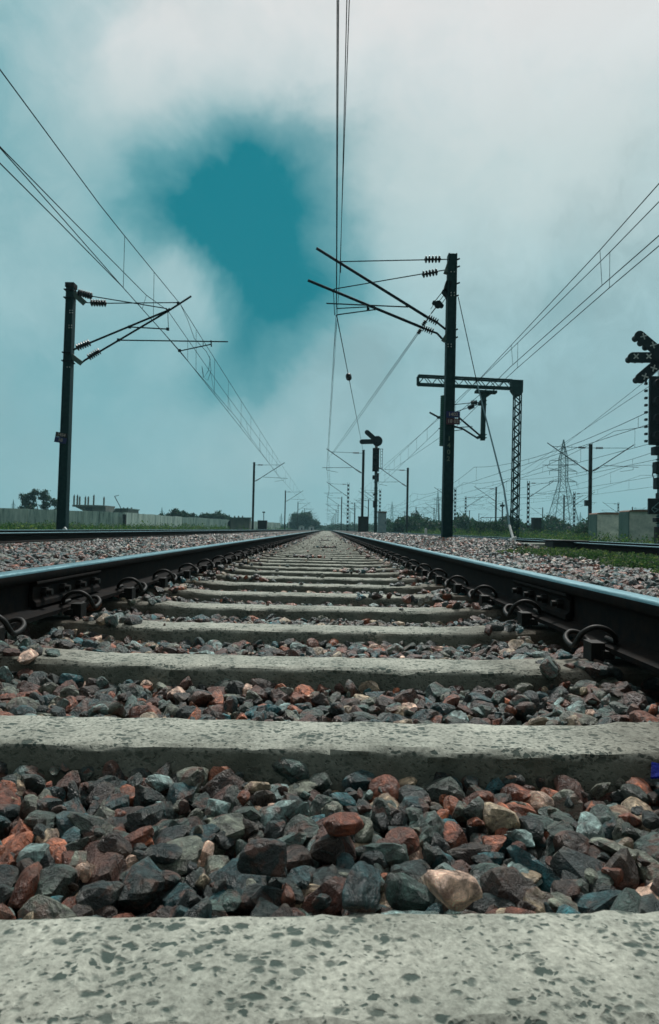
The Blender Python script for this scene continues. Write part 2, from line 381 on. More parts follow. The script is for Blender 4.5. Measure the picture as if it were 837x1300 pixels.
def ballast_field():
    objs = []
    # between the rails, bay by bay
    def bay(k0, k1, c, lod, smooth, layers, smin, smax, name):
        P, S = [], []
        for k in range(k0, k1):
            ya, yb = sl_y(k)+.078, sl_y(k+1)-.078
            for (dz, cc, sm) in layers:
                g = jgrid(-.80, .80, ya+.012, yb-.002, c*cc)
                if k == -1: g = g[g[:, 1] < .50]
                sk0, sk1 = SKEW.get(k, 0), SKEW.get(k+1, 0)
                t = (g[:, 1]-ya)/(yb-ya); g[:, 1] += g[:, 0]*(sk0*(1-t)+sk1*t)
                s = rng.uniform(smin, smax, len(g))*sm
                z = bay_height(g[:, 0], g[:, 1])+dz-s*.55+rng.uniform(-.008, .010, len(g))
                z += .03*smooth_(np.abs(g[:, 0]), .55, .78)
                P.append(np.column_stack([g, z])); S.append(s)
        return np.concatenate(P), np.concatenate(S)
    L3 = [(-.036, 1., 1.), (-.012, .95, 1.), (.008, 1.15, 1.05), (.002, .95, .55)]
    P, S = bay(0, 1, .037, 4, True, L3, .0165, .0315, 'b'); keep = (P[:, 0] > -.62) & (P[:, 0] < .70)
    objs.append(stones('ballast', P[keep], S[keep], 3, True)); objs.append(stones('ballast', P[~keep], S[~keep], 2, True))
    P, S = bay(-2, 0, .045, 3, True, L3, .022, .036, 'b'); objs.append(stones('ballast', P, S, 2, True))
    P, S = bay(1, 4, .040, 3, True, L3, .017, .034, 'b'); objs.append(stones('ballast', P, S, 3, True))
    P, S = bay(4, 12, .044, 2, True, L3[1:], .019, .035, 'b'); objs.append(stones('ballast', P, S, 2, True))
    P, S = bay(12, 40, .050, 1, False, L3[1:3], .022, .036, 'b'); objs.append(stones('ballast', P, S, 1, False))
    # loose stones lying on the sleepers, more of them beside the rails
    pts = []
    for k in range(0, 130):
        y = sl_y(k); n = rng.integers(4, 9) if k > 3 else (1 if k > 1 else 0)
        for _ in range(n if k < 60 else 3):
            x = rng.uniform(-.8, .8); pts.append((x, y+rng.uniform(-.07, .07)+x*SKEW.get(k, 0), rng.uniform(.006, .022) if k > 5 else rng.uniform(.004, .011)))
        if k > 1:
            for _ in range(34 if k < 50 else 12):
                sx = rng.choice([-1, 1]); x = sx*(.80-abs(rng.normal())*.10); pts.append((x, y+rng.uniform(-.09, .09), rng.uniform(.014, .032)))
        elif k == 1 or k == 0:
            for _ in range(30):
                sx = rng.choice([-1, 1]); x = sx*(.80-abs(rng.normal())*.045); pts.append((x, y+rng.uniform(-.09, .09)+x*SKEW.get(k, 0), rng.uniform(.012, .028)))
    # a few little heaps
    for hx, hy, hn in ((.33, 5.4, 40), (-.2, 8.1, 25), (.1, 12.5, 40), (.45, 3.3, 14), (-.45, 4.4, 16), (.05, 20, 40), (.2, 30, 50)):
        for _ in range(hn): pts.append((hx+rng.normal()*.10, hy+rng.normal()*.07, rng.uniform(.014, .03)))
    A = np.array(pts); P = np.column_stack([A[:, 0], A[:, 1], -.045+A[:, 2]*.45]); S = A[:, 2]
    nr = P[:, 1] < 4
    objs.append(stones('ballast', P[nr], S[nr], 3, True)); objs.append(stones('ballast', P[~nr], S[~nr], 2, False))
    # shoulders
    def zl(x, y): return -.045+.015*np.sin(x*1.7+y*.6)
    def zr(x, y): return -.045+.15*smooth_(y, 9.5, 15)*smooth_(x, 1.6, 2.7)*(1-smooth_(x, 4.0, 4.7))+.012*np.sin(x*1.9+y*.8)
    def field(zf, x0, x1, y0, y1, c, lod, smin, smax, sm=False, prob=None):
        out = []
        for dz, cc in ((-.015, 1.), (.010, 1.25)):
            g = jgrid(x0, x1, y0, y1, c*cc)
            if prob is not None: g = g[rng.random(len(g)) < prob(g[:, 0], g[:, 1])]
            s = rng.uniform(smin, smax, len(g)); z = zf(g[:, 0], g[:, 1])+dz+rng.uniform(-.012, .012, len(g)); out.append((np.column_stack([g, z]), s))
        P = np.concatenate([o[0] for o in out]); S = np.concatenate([o[1] for o in out])
        objs.append(stones('ballast', P, S, lod, sm, tone=lambda r: np.where(rng.random(len(r)) < .10, .77+.23*r, r*.80)))
    pr = lambda x, y: np.where((x > 3.3) & (y < 13.5), .25, 1.)
    field(zl, -4.55, -.92, 1.4, 7, .058, 2, .026, .048); field(zl, -4.55, -.92, 7, 18, .068, 1, .03, .052)
    field(zl, -4.55, -.92, 18, 50, .11, 1, .04, .07)
    field(zr, .92, 4.8, 1.4, 7, .058, 2, .026, .048, prob=pr); field(zr, .92, 4.8, 7, 18, .068, 1, .03, .052, prob=pr)
    field(zr, .92, 4.8, 18, 50, .11, 1, .04, .07)
    # beside the sleeper ends right against the camera and inside the side tracks
    field(lambda x, y: -.05+0*x, -1.5, -.92, -.6, 1.4, .06, 1, .025, .045); field(lambda x, y: -.05+0*x, .92, 1.5, -.6, 1.4, .06, 1, .025, .045)
    field(lambda x, y: -.065+0*x, -6.9, -4.7, 3, 30, .10, 1, .035, .06); field(lambda x, y: -.065+0*x, 5.05, 7.3, 3, 30, .10, 1, .035, .06)
    # join all into one object
    bm_objs = objs; V = []; Fc = []; Rn = []; Sm = []; Wn = []; off = 0
    for o in bm_objs:
        me = o.data; n = len(me.vertices); v = np.empty(n*3, np.float32); Wn.append(np.full(n, o['lod'] >= 3, np.float32)); me.vertices.foreach_get('co', v); V.append(v.reshape(-1, 3))
        f = np.empty(len(me.loops), np.int32); me.loops.foreach_get('vertex_index', f); Fc.append(f.reshape(-1, 3)+off); off += n
        r = np.empty(n, np.float32); me.attributes['rnd'].data.foreach_get('value', r); Rn.append(r)
        s = np.empty(len(me.polygons), bool); me.polygons.foreach_get('use_smooth', s); Sm.append(s)
        bpy.data.objects.remove(o); bpy.data.meshes.remove(me)
    o = np_mesh('ballast', np.concatenate(V), np.concatenate(Fc), M['stone'], np.concatenate(Rn), False)
    o.data.polygons.foreach_set('use_smooth', np.concatenate(Sm))
    wa = o.data.attributes.new('worn', 'FLOAT', 'POINT'); wa.data.foreach_set('value', np.concatenate(Wn))
    print('ballast faces', len(o.data.polygons))
    tag(o, 'crushed stone ballast in slate, rust and brown filling the track bed', 'ballast', kind='stuff')
ballast_field()

def lone_stone(px, py, Y, s, val, name_label, rot=(0, 0, 0), seed=3, sc=(1, 1, 1)):
    D, T = ICO[4]; V = stone_shape(D, seed)*s*np.array(sc); me_o = np_mesh('stone', V, T, M['stone'], np.full(len(V), val), True)
    me_o.location = at(px, py, Y); me_o.rotation_euler = rot; tag(me_o, name_label, 'stone'); return me_o
lone_stone(572, 1134, .632, .0215, .99, 'pale peach stone touching the back edge of the nearest sleeper', (.3, .5, .4), 5, (1.05, .85, 1.35))
lone_stone(466, 1132, .632, .022, .29, 'glossy teal blue stone beside the back edge of the nearest sleeper', (0, .2, 1), 12, (1.1, .8, 1.1))
lone_stone(432, 1042, .82, .028, .71, 'large rust coloured stone in the middle of the nearest ballast bay', (0, .2, 1), 8, (1.25, .8, .7))
lone_stone(345, 1098, .71, .022, .12, 'big dark slate stone left of centre in the nearest ballast bay', (0, .4, .3), 9, (1.2, .8, 1.1))
# blue scrap
b = MB(); b.add([(-.02, -.012, 0), (.022, -.008, .002), (.024, .012, .014), (-.006, .014, .020), (-.02, -.012, -.004), (.022, -.008, -.002), (.024, .012, .010), (-.006, .014, .016)],
       [(0, 1, 2, 3), (7, 6, 5, 4), (0, 4, 5, 1), (1, 5, 6, 2), (2, 6, 7, 3), (3, 7, 4, 0)])
o = b.build('plastic_scrap', M['blue_scrap'], bevel=.001); o.location = at(836, 984, 1.0); o.scale = (.8, .8, .8); tag(o, 'bright blue plastic scrap among stones at the right edge', 'scrap')

# ------------------------------------------------------------------ ground
def grid_sheet(name, xs, ys, zf, mat, kind, label=None, cat=None):
    X, Y = np.meshgrid(xs, ys); Z = zf(X, Y); V = np.stack([X.ravel(), Y.ravel(), Z.ravel()], 1); nx, ny = len(xs), len(ys)
    i = np.arange(nx-1)[None, :]+nx*np.arange(ny-1)[:, None]; Fc = np.stack([i, i+1, i+1+nx, i+nx], -1).reshape(-1, 4)
    o = np_mesh(name, V, Fc, mat, None, True); tag(o, label, cat, kind=kind); return o
xs = np.concatenate([[-3000, -1500, -600, -200, -80, -40, -25, -15, -11], np.linspace(-9, 9.5, 75), [12, 15, 25, 40, 80, 200, 600, 1500, 3000]])
ys = np.concatenate([[-400, -60, -10], np.linspace(-2, 30, 90), np.linspace(31, 80, 40), [100, 140, 200, 300, 500, 900, 2000, 4500]])
def gz(x, y):
    near = smooth_(x, -8.5, -7.2)*(1-smooth_(x, 7.6, 9.0))
    bed = -.135+.13*smooth_(y, 9.5, 15)*smooth_(x, 1.8, 2.9)*(1-smooth_(x, 3.9, 4.6))
    bed = bed + .045*(np.abs(x) > .97)
    far = smooth_(y, 24, 40)*.035
    return np.where(near > 0, -.30+(bed+.30)*near, -.30) + far*near
g = grid_sheet('ground', xs, ys, gz, M['ground'], 'structure'); g.data.materials.append(M['gravel'])
mi = []
for p in g.data.polygons:
    c = p.center; mi.append(1 if -8.2 < c.x < 8.3 and c.y < 900 else 0)
g.data.polygons.foreach_set('material_index', mi)

# ------------------------------------------------------------------ sleepers
def sleeper_mesh(seed, seg=90, w=.145):
    g = np.random.default_rng(seed); hw = w/2
    prof = [(-.125, -.26), (-.112, -.16), (-hw-.012, -.030), (-hw-.006, -.011), (-hw-.002, -.005), (-hw+.007, 0), (0, .0008), (hw-.007, 0), (hw+.002, -.005), (hw+.006, -.011), (hw+.012, -.030), (.112, -.16), (.125, -.26)]
    n = len(prof); V = []; F_ = []
    for i in range(seg+1):
        x = -1.375+2.75*i/seg; lift = .014*float(smooth_(np.array(abs(x)), .45, .78))
        for j, (y, z) in enumerate(prof):
            wob = .0016 if j in (4, 5, 7, 8) else .0028
            yy = y+g.normal()*wob*(.6 if abs(z) > .1 else 1); zz = z+g.normal()*wob*.6
            V.append((x, yy, zz+(lift if z > -.2 else 0)))
    for i in range(seg):
        for j in range(n-1): a = i*n+j; F_.append((a, a+n, a+n+1, a+1))
    F_.append(tuple(range(n))); F_.append(tuple(seg*n+j for j in range(n))[::-1])
    me = bpy.data.meshes.new('beam'); me.from_pydata(V, [], F_); me.materials.append(M['sleeper'])
    me.polygons.foreach_set('use_smooth', [True]*len(F_)); me.update()
    return me
BEAMS = [sleeper_mesh(i) for i in range(5)]; BEAM0 = sleeper_mesh(77, 160, .138)
for me in BEAMS+[BEAM0]:
    try: me.set_sharp_from_angle(angle=R(28))
    except Exception: pass
# elastic rail clip, local: rail side is -x
def clip_mesh(mir=1):
    raw = [(.026, -.030, .012), (.026, .020, .012), (.028, .055, .018), (.045, .074, .036), (.074, .074, .040), (.094, .056, .026), (.098, .020, .014), (.098, -.016, .012),
           (.100, -.044, .026), (.088, -.058, .056), (.058, -.062, .074), (.022, -.058, .070), (-.006, -.050, .050), (-.020, -.030, .030), (-.022, .000, .028), (-.016, .026, .030)]
    pts = [Vector(p) for p in raw]; out = []
    for i in range(len(pts)-1):
        p0, p1, p2, p3 = pts[max(i-1, 0)], pts[i], pts[i+1], pts[min(i+2, len(pts)-1)]
        for k in range(4):
            t = k/4; out.append(.5*((2*p1)+(-p0+p2)*t+(2*p0-5*p1+4*p2-p3)*t*t+(-p0+3*p1-3*p2+p3)*t*t*t))
    out.append(pts[-1])
    m = MB(); m.path([(mir*p.x, p.y, p.z) for p in out], .0078, 10)
    m.box((mir*.030, 0, -.004), (.040, .060, .055)); m.box((mir*.006, 0, -.010), (.03, .09, .024))
    o = m.build('rail_clip', M['rust'], smooth=False); me = o.data; bpy.data.objects.remove(o)
    me.polygons.foreach_set('use_smooth', [len(p.vertices) == 4 and i < 48*10 for i, p in enumerate(me.polygons)]); return me
CLIP = {1: clip_mesh(1), -1: clip_mesh(-1)}
GR = 'concrete sleepers under the tracks'
def sleeper(x0, k, y, label, clips, me):
    root = empty('concrete_sleeper', (x0, y, -.045 if x0 == 0 else -.05), label, 'sleeper', GR, SKEW.get(k, 0) if x0 == 0 else 0) if clips else None
    if clips:
        bo = bpy.data.objects.new('beam', me); COL.objects.link(bo); bo.parent = root
        for sx in (-1, 1):
            for side in (-1, 1):
                c = bpy.data.objects.new('rail_clip', CLIP[side]); COL.objects.link(c); c.parent = root; c.scale = (.88, .9, .86)
                c.location = (sx*.8715+side*.066, 0, .048)
    else:
        bo = bpy.data.objects.new('concrete_sleeper', me); COL.objects.link(bo); bo.location = (x0, y, -.045 if x0 == 0 else -.05); tag(bo, label, 'sleeper', GR)
names = ['nearest mottled concrete sleeper, cut off by the bottom edge of the photo',
         'second mottled sleeper from the bottom, dark streak down its front face', 'third concrete sleeper from the bottom edge of the photo',
         'fourth concrete sleeper up the main track from the bottom', 'fifth concrete sleeper up the main track from the bottom',
         'sixth concrete sleeper up the main track from the bottom', 'seventh concrete sleeper up the main track from the bottom',
         'eighth concrete sleeper up the main track from the bottom', 'ninth concrete sleeper up the main track from the bottom',
         'tenth concrete sleeper up the main track from the bottom']
for k in range(-1, 200):
    lab = names[k] if 0 <= k < 10 else ('concrete sleeper of the main track beyond the tenth from the bottom' if k > 0 else 'concrete sleeper just below the bottom edge of the photo')
    sleeper(0, k, sl_y(k)+random.uniform(-.006, .006)*(k > 2), lab, -1 < k < 46, BEAM0 if k == 0 else BEAMS[k % 5])
m = MB()
for k in range(200, 900):
    y = sl_y(k); m.box((0, y, -.11), (1.6, .15, .12))
tag(m.build('concrete_sleeper', M['sleeper']), 'row of far concrete sleepers merging towards the vanishing point', 'sleepers', GR, 'stuff')
XL, XR = -5.42, 5.79        # side track centres
for k in range(45):
    sleeper(XL, k, 3+SP*k, 'ballast covered concrete sleeper under the left hand track', False, BEAMS[k % 5])
    sleeper(XR, k, 3+SP*k, 'ballast covered concrete sleeper under the right hand track', False, BEAMS[k % 5])

# ------------------------------------------------------------------ rails
def rail(xg, side, y0, y1, label, zoff=0, parts=None):
    """xg = gauge face x, side=+1 head extends to +x"""
    hw = .0335; c = xg+side*hw
    half = [(0, .1500), (.018, .1497), (.026, .1482), (.031, .1455), (.0335, .1400), (.0335, .1180), (.0300, .1130), (.0100, .1060), (.0080, .0980), (.0078, .0400), (.0120, .0280), (.0400, .0200), (.0680, .0130), (.0680, .0)]
    prof = [(-x, z) for x, z in half[::-1]]+half[1:]
    n = len(prof); nseg = 40; ysn = [y0]+[y0+(y1-y0)*(i/nseg)**2.2 for i in range(1, nseg+1)]
    V = [(c+p[0], y, p[1]+zoff) for y in ysn for p in prof]; Fc = []; MI = []
    for i in range(nseg):
        for j in range(n):
            j2 = (j+1) % n; Fc.append((i*n+j, (i+1)*n+j, (i+1)*n+j2, i*n+j2)); z = (prof[j][1]+prof[j2][1])/2; MI.append(1 if z > .1395 else 0)
    Fc += [tuple(range(n)), tuple(nseg*n+j for j in range(n))[::-1]]; MI += [0, 0]
    me = bpy.data.meshes.new('rail_bar'); me.from_pydata(V, [], [f[::-1] for f in Fc]); me.materials.append(M['railside']); me.materials.append(M['railtop'])
    me.polygons.foreach_set('material_index', MI); me.polygons.foreach_set('use_smooth', [True]*len(Fc)); me.update()
    try: me.set_sharp_from_angle(angle=R(40))
    except Exception: pass
    o = bpy.data.objects.new('steel_rail', me); COL.objects.link(o)
    tag(o, label, 'rail', 'rails of the three tracks'); return o
G = .838
def joint(railobj, c, y0, y1, inner):
    """bolted joint plate against the web, on both faces"""
    for s in (-1, 1):
        m = MB(); poly = [(c+s*.0085, .030), (c+s*.036, .030), (c+s*.034, .046), (c+s*.022, .056), (c+s*.022, .092), (c+s*.037, .104), (c+s*.035, .1125), (c+s*.0108, .1055)]
        m.prism(poly if s > 0 else poly[::-1], y0, y1); f = m.build('joint_plate', M['railside'], railobj, bevel=.002)
        for k in range(4):
            yb = y0+(y1-y0)*(.12+.76*k/3); q = MB(); q.tube((c+s*.021, yb, .074), (c+s*.040, yb, .074), .016, 6); q.tube((c+s*.038, yb, .074), (c+s*.056, yb, .074), .010, 10)
            q.build('bolt', M['rust'], f)
r1 = rail(-G, -1, -4, 900, 'shiny topped left rail of the main track'); r2 = rail(G, 1, -4, 900, 'shiny topped right rail of the main track')
joint(r1, -G-.0335, 2.12, 2.72, 1); joint(r2, G+.0335, 2.10, 2.70, -1)
rail(XL+G, 1, -4, 900, 'right rail of the left hand track, dark across the stones'); rail(XL-G, -1, -4, 900, 'far rail of the left hand track beside the grass')
rail(XR-G, -1, -4, 900, 'left rail of the right hand track, dark behind the weeds'); rail(XR+G, 1, -4, 900, 'far rail of the right hand track below the cabinets')

# ------------------------------------------------------------------ leaves
def leaves(P, S, aspect=.45, droop=0):
    m = len(P); Q = rots(m); base = np.array([[-.5, 0, 0], [0, -.5*aspect, 0.06], [.5, 0, 0], [0, .5*aspect, 0.06]])
    A = np.einsum('mij,nj->mni', Q, base)*S[:, None, None]+P[:, None, :]
    Fc = (np.arange(4)[None]+4*np.arange(m)[:, None]); return A.reshape(-1, 3), Fc, np.repeat(np.clip(rng.normal(.45, .25, m), 0, 1), 4)
def blades(P, h, w=.006):
    m = len(P); a = rng.uniform(0, 2*np.pi, m); lean = rng.normal(0, .35, (m, 2))*h[:, None]
    d = np.stack([np.cos(a), np.sin(a), 0*a], 1)*w; tip = P+np.column_stack([lean, h])
    V = np.stack([P-d, P+d, tip], 1).reshape(-1, 3); Fc = np.arange(3)[None]+3*np.arange(m)[:, None]
    return V, Fc, np.repeat(rng.random(m), 3)
def weeds(name, pts_h, mat, lsize, per, label, cat='weeds'):
    """clumps: array of (x,y,z,h,r)"""
    A = np.array(pts_h); n = len(A); idx = np.repeat(np.arange(n), per)
    u = rng.normal(size=(len(idx), 3)); u /= np.linalg.norm(u, axis=1)[:, None]; u *= rng.random(len(idx))[:, None]**.45
    P = A[idx, :3]+np.column_stack([u[:, 0]*A[idx, 4], u[:, 1]*A[idx, 4], (np.abs(u[:, 2]))*A[idx, 3]])
    V, Fc, Rn = leaves(P, rng.uniform(.6, 1.3, len(P))*lsize)
    return tag(np_mesh(name, V, Fc, mat, Rn), label, cat, kind='stuff')
# creeping weeds between main track and right track
c = []
for _ in range(1900):
    x = rng.uniform(2.6, 4.80); y = rng.uniform(4.6, 14.5)
    if x < 3.05+.35*math.sin(y*1.7)+.35*rng.random() or math.sin(x*5.1+y*2.3)+math.sin(y*3.7-x*2)+rng.normal()*.6 < -.55: continue
    c.append((x, y, -.03, rng.uniform(.05, .11), rng.uniform(.05, .13)))
for _ in range(160): c.append((rng.uniform(3.6, 4.8), rng.uniform(13.5, 40), -.02, rng.uniform(.04, .12), rng.uniform(.06, .15)))
weeds('ground_weeds', c, M['leaf_low'], .035, 60, 'low green creeping weeds between the stones and the right hand track')
c = []
for _ in range(2600):
    y = 10+60*rng.random()**1.4; x = rng.uniform(7.9, 12+y*.62); h = rng.uniform(.35, .62)+.012*y*rng.random(); c.append((x, y, -.28, h, rng.uniform(.15, .40)))
weeds('weed_patch', c, M['leaf'], .085, 60, 'rough green weeds behind the right hand track')
c = []
for _ in range(3000):
    y = 16+54*rng.random()**1.1; x = -rng.uniform(8.6, 13+y*.55); c.append((x, y, -.28, rng.uniform(.35, .62)*(1 if y < 45 else 1.3), rng.uniform(.15, .45)))
weeds('weed_strip', c, M['leaf'], .10, 45, 'strip of green weeds between the left hand track and the wall')
c = []
for _ in range(700):
    y = rng.uniform(60, 240); sx = rng.choice([-1, 1]); x = sx*rng.uniform(9.5, 15+y*.2); c.append((x, y, -.28, rng.uniform(.5, 1.1), rng.uniform(.6, 1.4)))
weeds('far_weeds', c, M['leaf'], .26, 40, 'far weeds and scrub along both sides of the railway')
# hedge line right and left horizon
c = []
for i in range(520):
    px = 492+(760-492)*i/520+rng.uniform(-3, 3); Y = rng.uniform(95, 150); p = at(px, 668, Y); c.append((p.x, Y, -.3, rng.uniform(1.7, 3.2)*(1.+.25*math.sin(px*.11)), rng.uniform(1., 2.0)))
for i in range(260):
    px = 418+(500-418)*i/260; Y = rng.uniform(230, 330); p = at(px, 668, Y); c.append((p.x, Y, -.3, rng.uniform(1.5, 3.4), rng.uniform(1.5, 3)))
for i in range(220):
    px = 300+(414-300)*i/220; Y = rng.uniform(260, 360); p = at(px, 668, Y); c.append((p.x, Y, -.3, rng.uniform(1.2, 3.2), rng.uniform(1.5, 3)))
weeds('hedge_row', c, M['leaf_dark'], .62, 190, 'dark line of far hedge and scrub on the horizon', 'hedge')

def tree(name, loc, crown_pts, trunk_h, mat, lsize, n, label, cat='tree', r=.18, group=None):
    root = empty(name, loc, label, cat, group)
    t = MB(); top = Vector((.1, 0, trunk_h)); t.path([(0, 0, -.3), (.05, 0, trunk_h*.5), top], [r, r*.8, r*.6], 8)
    V = []; 
    for (cx, cy, cz, cr) in crown_pts: t.path([top-Vector((0, 0, .2)), Vector((cx*.45, cy*.45, (trunk_h+cz)/2)), Vector((cx, cy, cz))], [r*.5, r*.3, r*.1], 6)
    t.build('trunk', M['bark'], root)
    P = []
    for (cx, cy, cz, cr) in crown_pts:
        k = int(n*cr*cr); sub = rng.normal(size=(14, 3)); sub /= np.linalg.norm(sub, axis=1)[:, None]; sub *= rng.uniform(.45, 1., (14, 1))*cr
        w = rng.integers(0, 14, k); u = rng.normal(size=(k, 3))*cr*.24; q = sub[w]+u; q[:, 2] *= .75; P.append(q+[cx, cy, cz])
    P = np.concatenate(P); V, Fc, Rn = leaves(P, rng.uniform(.6, 1.3, len(P))*lsize, .6); np_mesh('crown', V, Fc, mat, Rn, parent=root)
    return root
def gp(px, Y, z=-.3): p = at(px, 668, Y); return Vector((p.x, Y, z))
tree('round_tree', gp(49, 100), [(-1.9, 0, 4.2, 1.0), (-2.3, .3, 3.0, .8), (-.8, 0, 5.0, .7), (.7, .3, 4.7, .9), (1.0, 0, 3.3, .7), (2.2, 0, 3.6, .75), (2.6, .4, 2.5, .6), (-1.2, 0, 3.3, .6), (0, .6, 2.0, .8), (1.6, 0, 2.1, .8)], 1.6, M['leaf_dark'], .24, 1700,
     'open crowned tree above the wall left of the left mast')
tree('round_tree', gp(386, 205), [(-1.2, 0, 3.0, 2.6), (.6, 0, 3.8, 2.2), (2.6, 0, 2.5, 2.0), (-3, 0, 1.8, 1.5), (4.0, 0, 1.6, 1.3)], .9, M['leaf_dark'], .45, 900, 'dense dark tree beside the left track near the vanishing point', r=.3)
bush_list = [(222, 110, 1.35, 'pair of dark bushes over the wall, left of the low shed roofs'), (236, 112, 1.0, 'small dark bush behind the wall, right of the bush pair'),
             (262, 125, 1.25, 'rounded dark bush behind the far end of the wall'), (277, 128, 1.6, 'broad dark bush behind the far end of the wall, rightmost over it'),
             (290, 150, .6, 'low dark bush right of the wall end'), (38, 92, .7, 'low bush top under the open crowned tree')]
for px, Y, s, lab in bush_list:
    tree('bush', gp(px, Y, .3), [(-s, 0, 1.5, s*.7), (0, 0, 1.9, s*.8), (s, 0, 1.6, s*.75), (s*.3, 0, .9, s)], 8e-1, M['leaf_dark'], .30, 1100, lab, 'bush', .1, 'bushes behind the wall')
tree('bush', gp(620, 62, -.3), [(-1.2, 0, .7, .7), (-.3, 0, 1.15, .8), (.6, 0, 1.0, .8), (1.5, 0, .7, .7), (-2.0, 0, .5, .6)], .3, M['leaf_dark'], .14, 1500, 'feathery dark bush left of the lattice post, behind the guy wire', 'bush', .06)
tree('bush', gp(744, 44, -.3), [(-.9, 0, .5, .55), (0, 0, .9, .65), (.7, 0, .8, .6), (1.3, 0, .45, .5)], .3, M['leaf_dark'], .11, 1700, 'dark green bush at the foot of the double armed mast', 'bush', .06)
tree('bush', gp(702, 100, -.3), [(-1.2, 0, 1.1, 1.0), (.2, 0, 1.5, 1.1), (1.6, 0, 1.2, 1.1)], .3, M['leaf_dark'], .25, 600, 'low dark bush under the tall pylon', 'bush', .08)
tree('bush', gp(494, 120, -.3), [(-1.1, 0, 1.2, 1.0), (.2, 0, 1.9, 1.2), (1.6, 0, 1.2, 1.1)], .3, M['leaf_dark'], .25, 600, 'rounded dark bush right of the pale blue cabinet', 'bush', .08)

# ------------------------------------------------------------------ generic mast
def h_section(m, x, y, z0, z1, w=.25, d=.2, t=.018, web=.012):
    m.box((x, y-d/2+t/2, (z0+z1)/2), (w, t, z1-z0)); m.box((x, y+d/2-t/2, (z0+z1)/2), (w, t, z1-z0)); m.box((x, y, (z0+z1)/2), (web, d-2*t-.002, z1-z0-.004))
def solid_pole(z0=-.6, z1=7.65, w=.22):
    m = MB(); m.box((-w/2+.02, 0, (z0+z1)/2), (.04, .2, z1-z0)); m.box((w/2-.02, 0, (z0+z1)/2), (.04, .2, z1-z0)); m.box((0, 0, (z0+z1)/2), (w-.082, .05, z1-z0-.01))
    k = z0+.5
    while k < z1-.3: m.box((0, -.085, k), (w-.002-.08, .012, .22)); k += .5
    return m
def batten_pole(z0=-.6, z1=7.65, w=.30):
    m = MB()
    for s in (-1, 1): m.box((s*(w/2-.02), 0, (z0+z1)/2), (.04, .16, z1-z0))
    k = z0+.35
    while k < z1: m.box((0, 0, k), (w-.082, .15, .34)); k += .62
    return m
def arm_parts(root, reach=3.0, s=-1, zt=7.35, zb=5.55, reg=5.95, offx=.12):
    a = MB(); a.path([(s*offx, 0, zb), (s*(offx+.55), 0, zb+.32)], .04); a.tube((s*(offx+.5), 0, zb+.29), (s*(reach+.35), 0, zt+.33), .035)
    a.build('cantilever_tube', M['tube'], root)
    i = MB(); i.insul((s*(offx+.12), 0, zb+.05), (s*(offx+.55), 0, zb+.32), .085); i.build('insulator', M['insul'], root)
    t = MB(); t.tube((s*.1, 0, zt), (s*(reach-.1), 0, zt+.06), .02, 6); t.build('tie_rod', M['tube'], root)
    i = MB(); i.insul((s*.4, 0, zt+.01), (s*.95, 0, zt+.02), .09); i.build('insulator', M['insul'], root)
    g_ = MB(); g_.tube((s*(offx+.9), 0, reg+.08), (s*(reach+.7), 0, reg), .022, 6); g_.tube((s*(reach+.3), 0, reg), (s*(reach+.3), 0, reg-.2), .014, 6); g_.tube((s*(reach+.3), 0, reg-.2), (s*(reach-.7), 0, reg-.38), .016, 6)
    g_.build('registration_arm', M['tube'], root)
def mast(kind, double=False, label='', group=None, loc=(0, 0, 0), rz=0, box=False, z1=7.65):
    root = empty('catenary_mast', loc, label, 'mast', group, rz)
    (solid_pole(z1=z1) if kind == 'solid' else batten_pole(z1=z1)).build('pole', M['mast_rust'] if kind != 'green' else M['mast'], root)
    f = MB(); f.box((0, 0, -.2), (.6, .6, .35)); f.build('footing', M['slab'], root)
    arm_parts(root)
    if double: arm_parts(root, s=1)
    if box: bb = MB(); bb.box((-.25, 0, 3.1), (.28, .3, .45)); bb.build('switch_box', M['black'], root)
    return root
GM = 'overhead line masts along the tracks'
protoS = mast('solid', label='dark solid mast, third along the right side of the main track', group=GM, loc=(0, 0, 0))
protoL = mast('batten', label='', group=GM)
ordn = ['second', 'third', 'fourth', 'fifth', 'sixth', 'seventh', 'eighth', 'ninth', 'tenth']
usedS = usedL = False
def place(kind, loc, label, rz=0, z=0):
    global usedS, usedL
    src = protoS if kind == 'S' else protoL
    if (kind == 'S' and not usedS) or (kind == 'L' and not usedL):
        src.location = loc; src['label'] = label; src.rotation_euler = (0, 0, rz)
        if kind == 'S': usedS = True
        else: usedL = True
        return src
    return copy_tree(src, loc, label, GM, rz)
MAINY = [60, 102, 147, 193, 237, 294, 345, 400, 460]
for i, Y in enumerate(MAINY):
    k = 'L' if i in (1, 3, 5, 7) else 'S'
    place(k, (3.25, Y, -.1), '%s mast along the right side of the main track, %s' % (ordn[i], 'spotted lattice post' if k == 'L' else 'dark solid post'))
LEFTY = [73, 126, 181, 235, 290, 345, 400]
for i, Y in enumerate(LEFTY):
    place('S', (-8.05 if i == 0 else -7.9, Y, -.15), '%s mast along the left side of the left hand track, dark post' % ordn[i], math.pi)
RIGHTY = [75, 122, 168, 215, 262]
for i, Y in enumerate(RIGHTY):
    place('S' if i % 2 == 0 else 'L', (9.1, Y, -.2), '%s mast along the right side of the right hand track, after the gantry' % ordn[i])
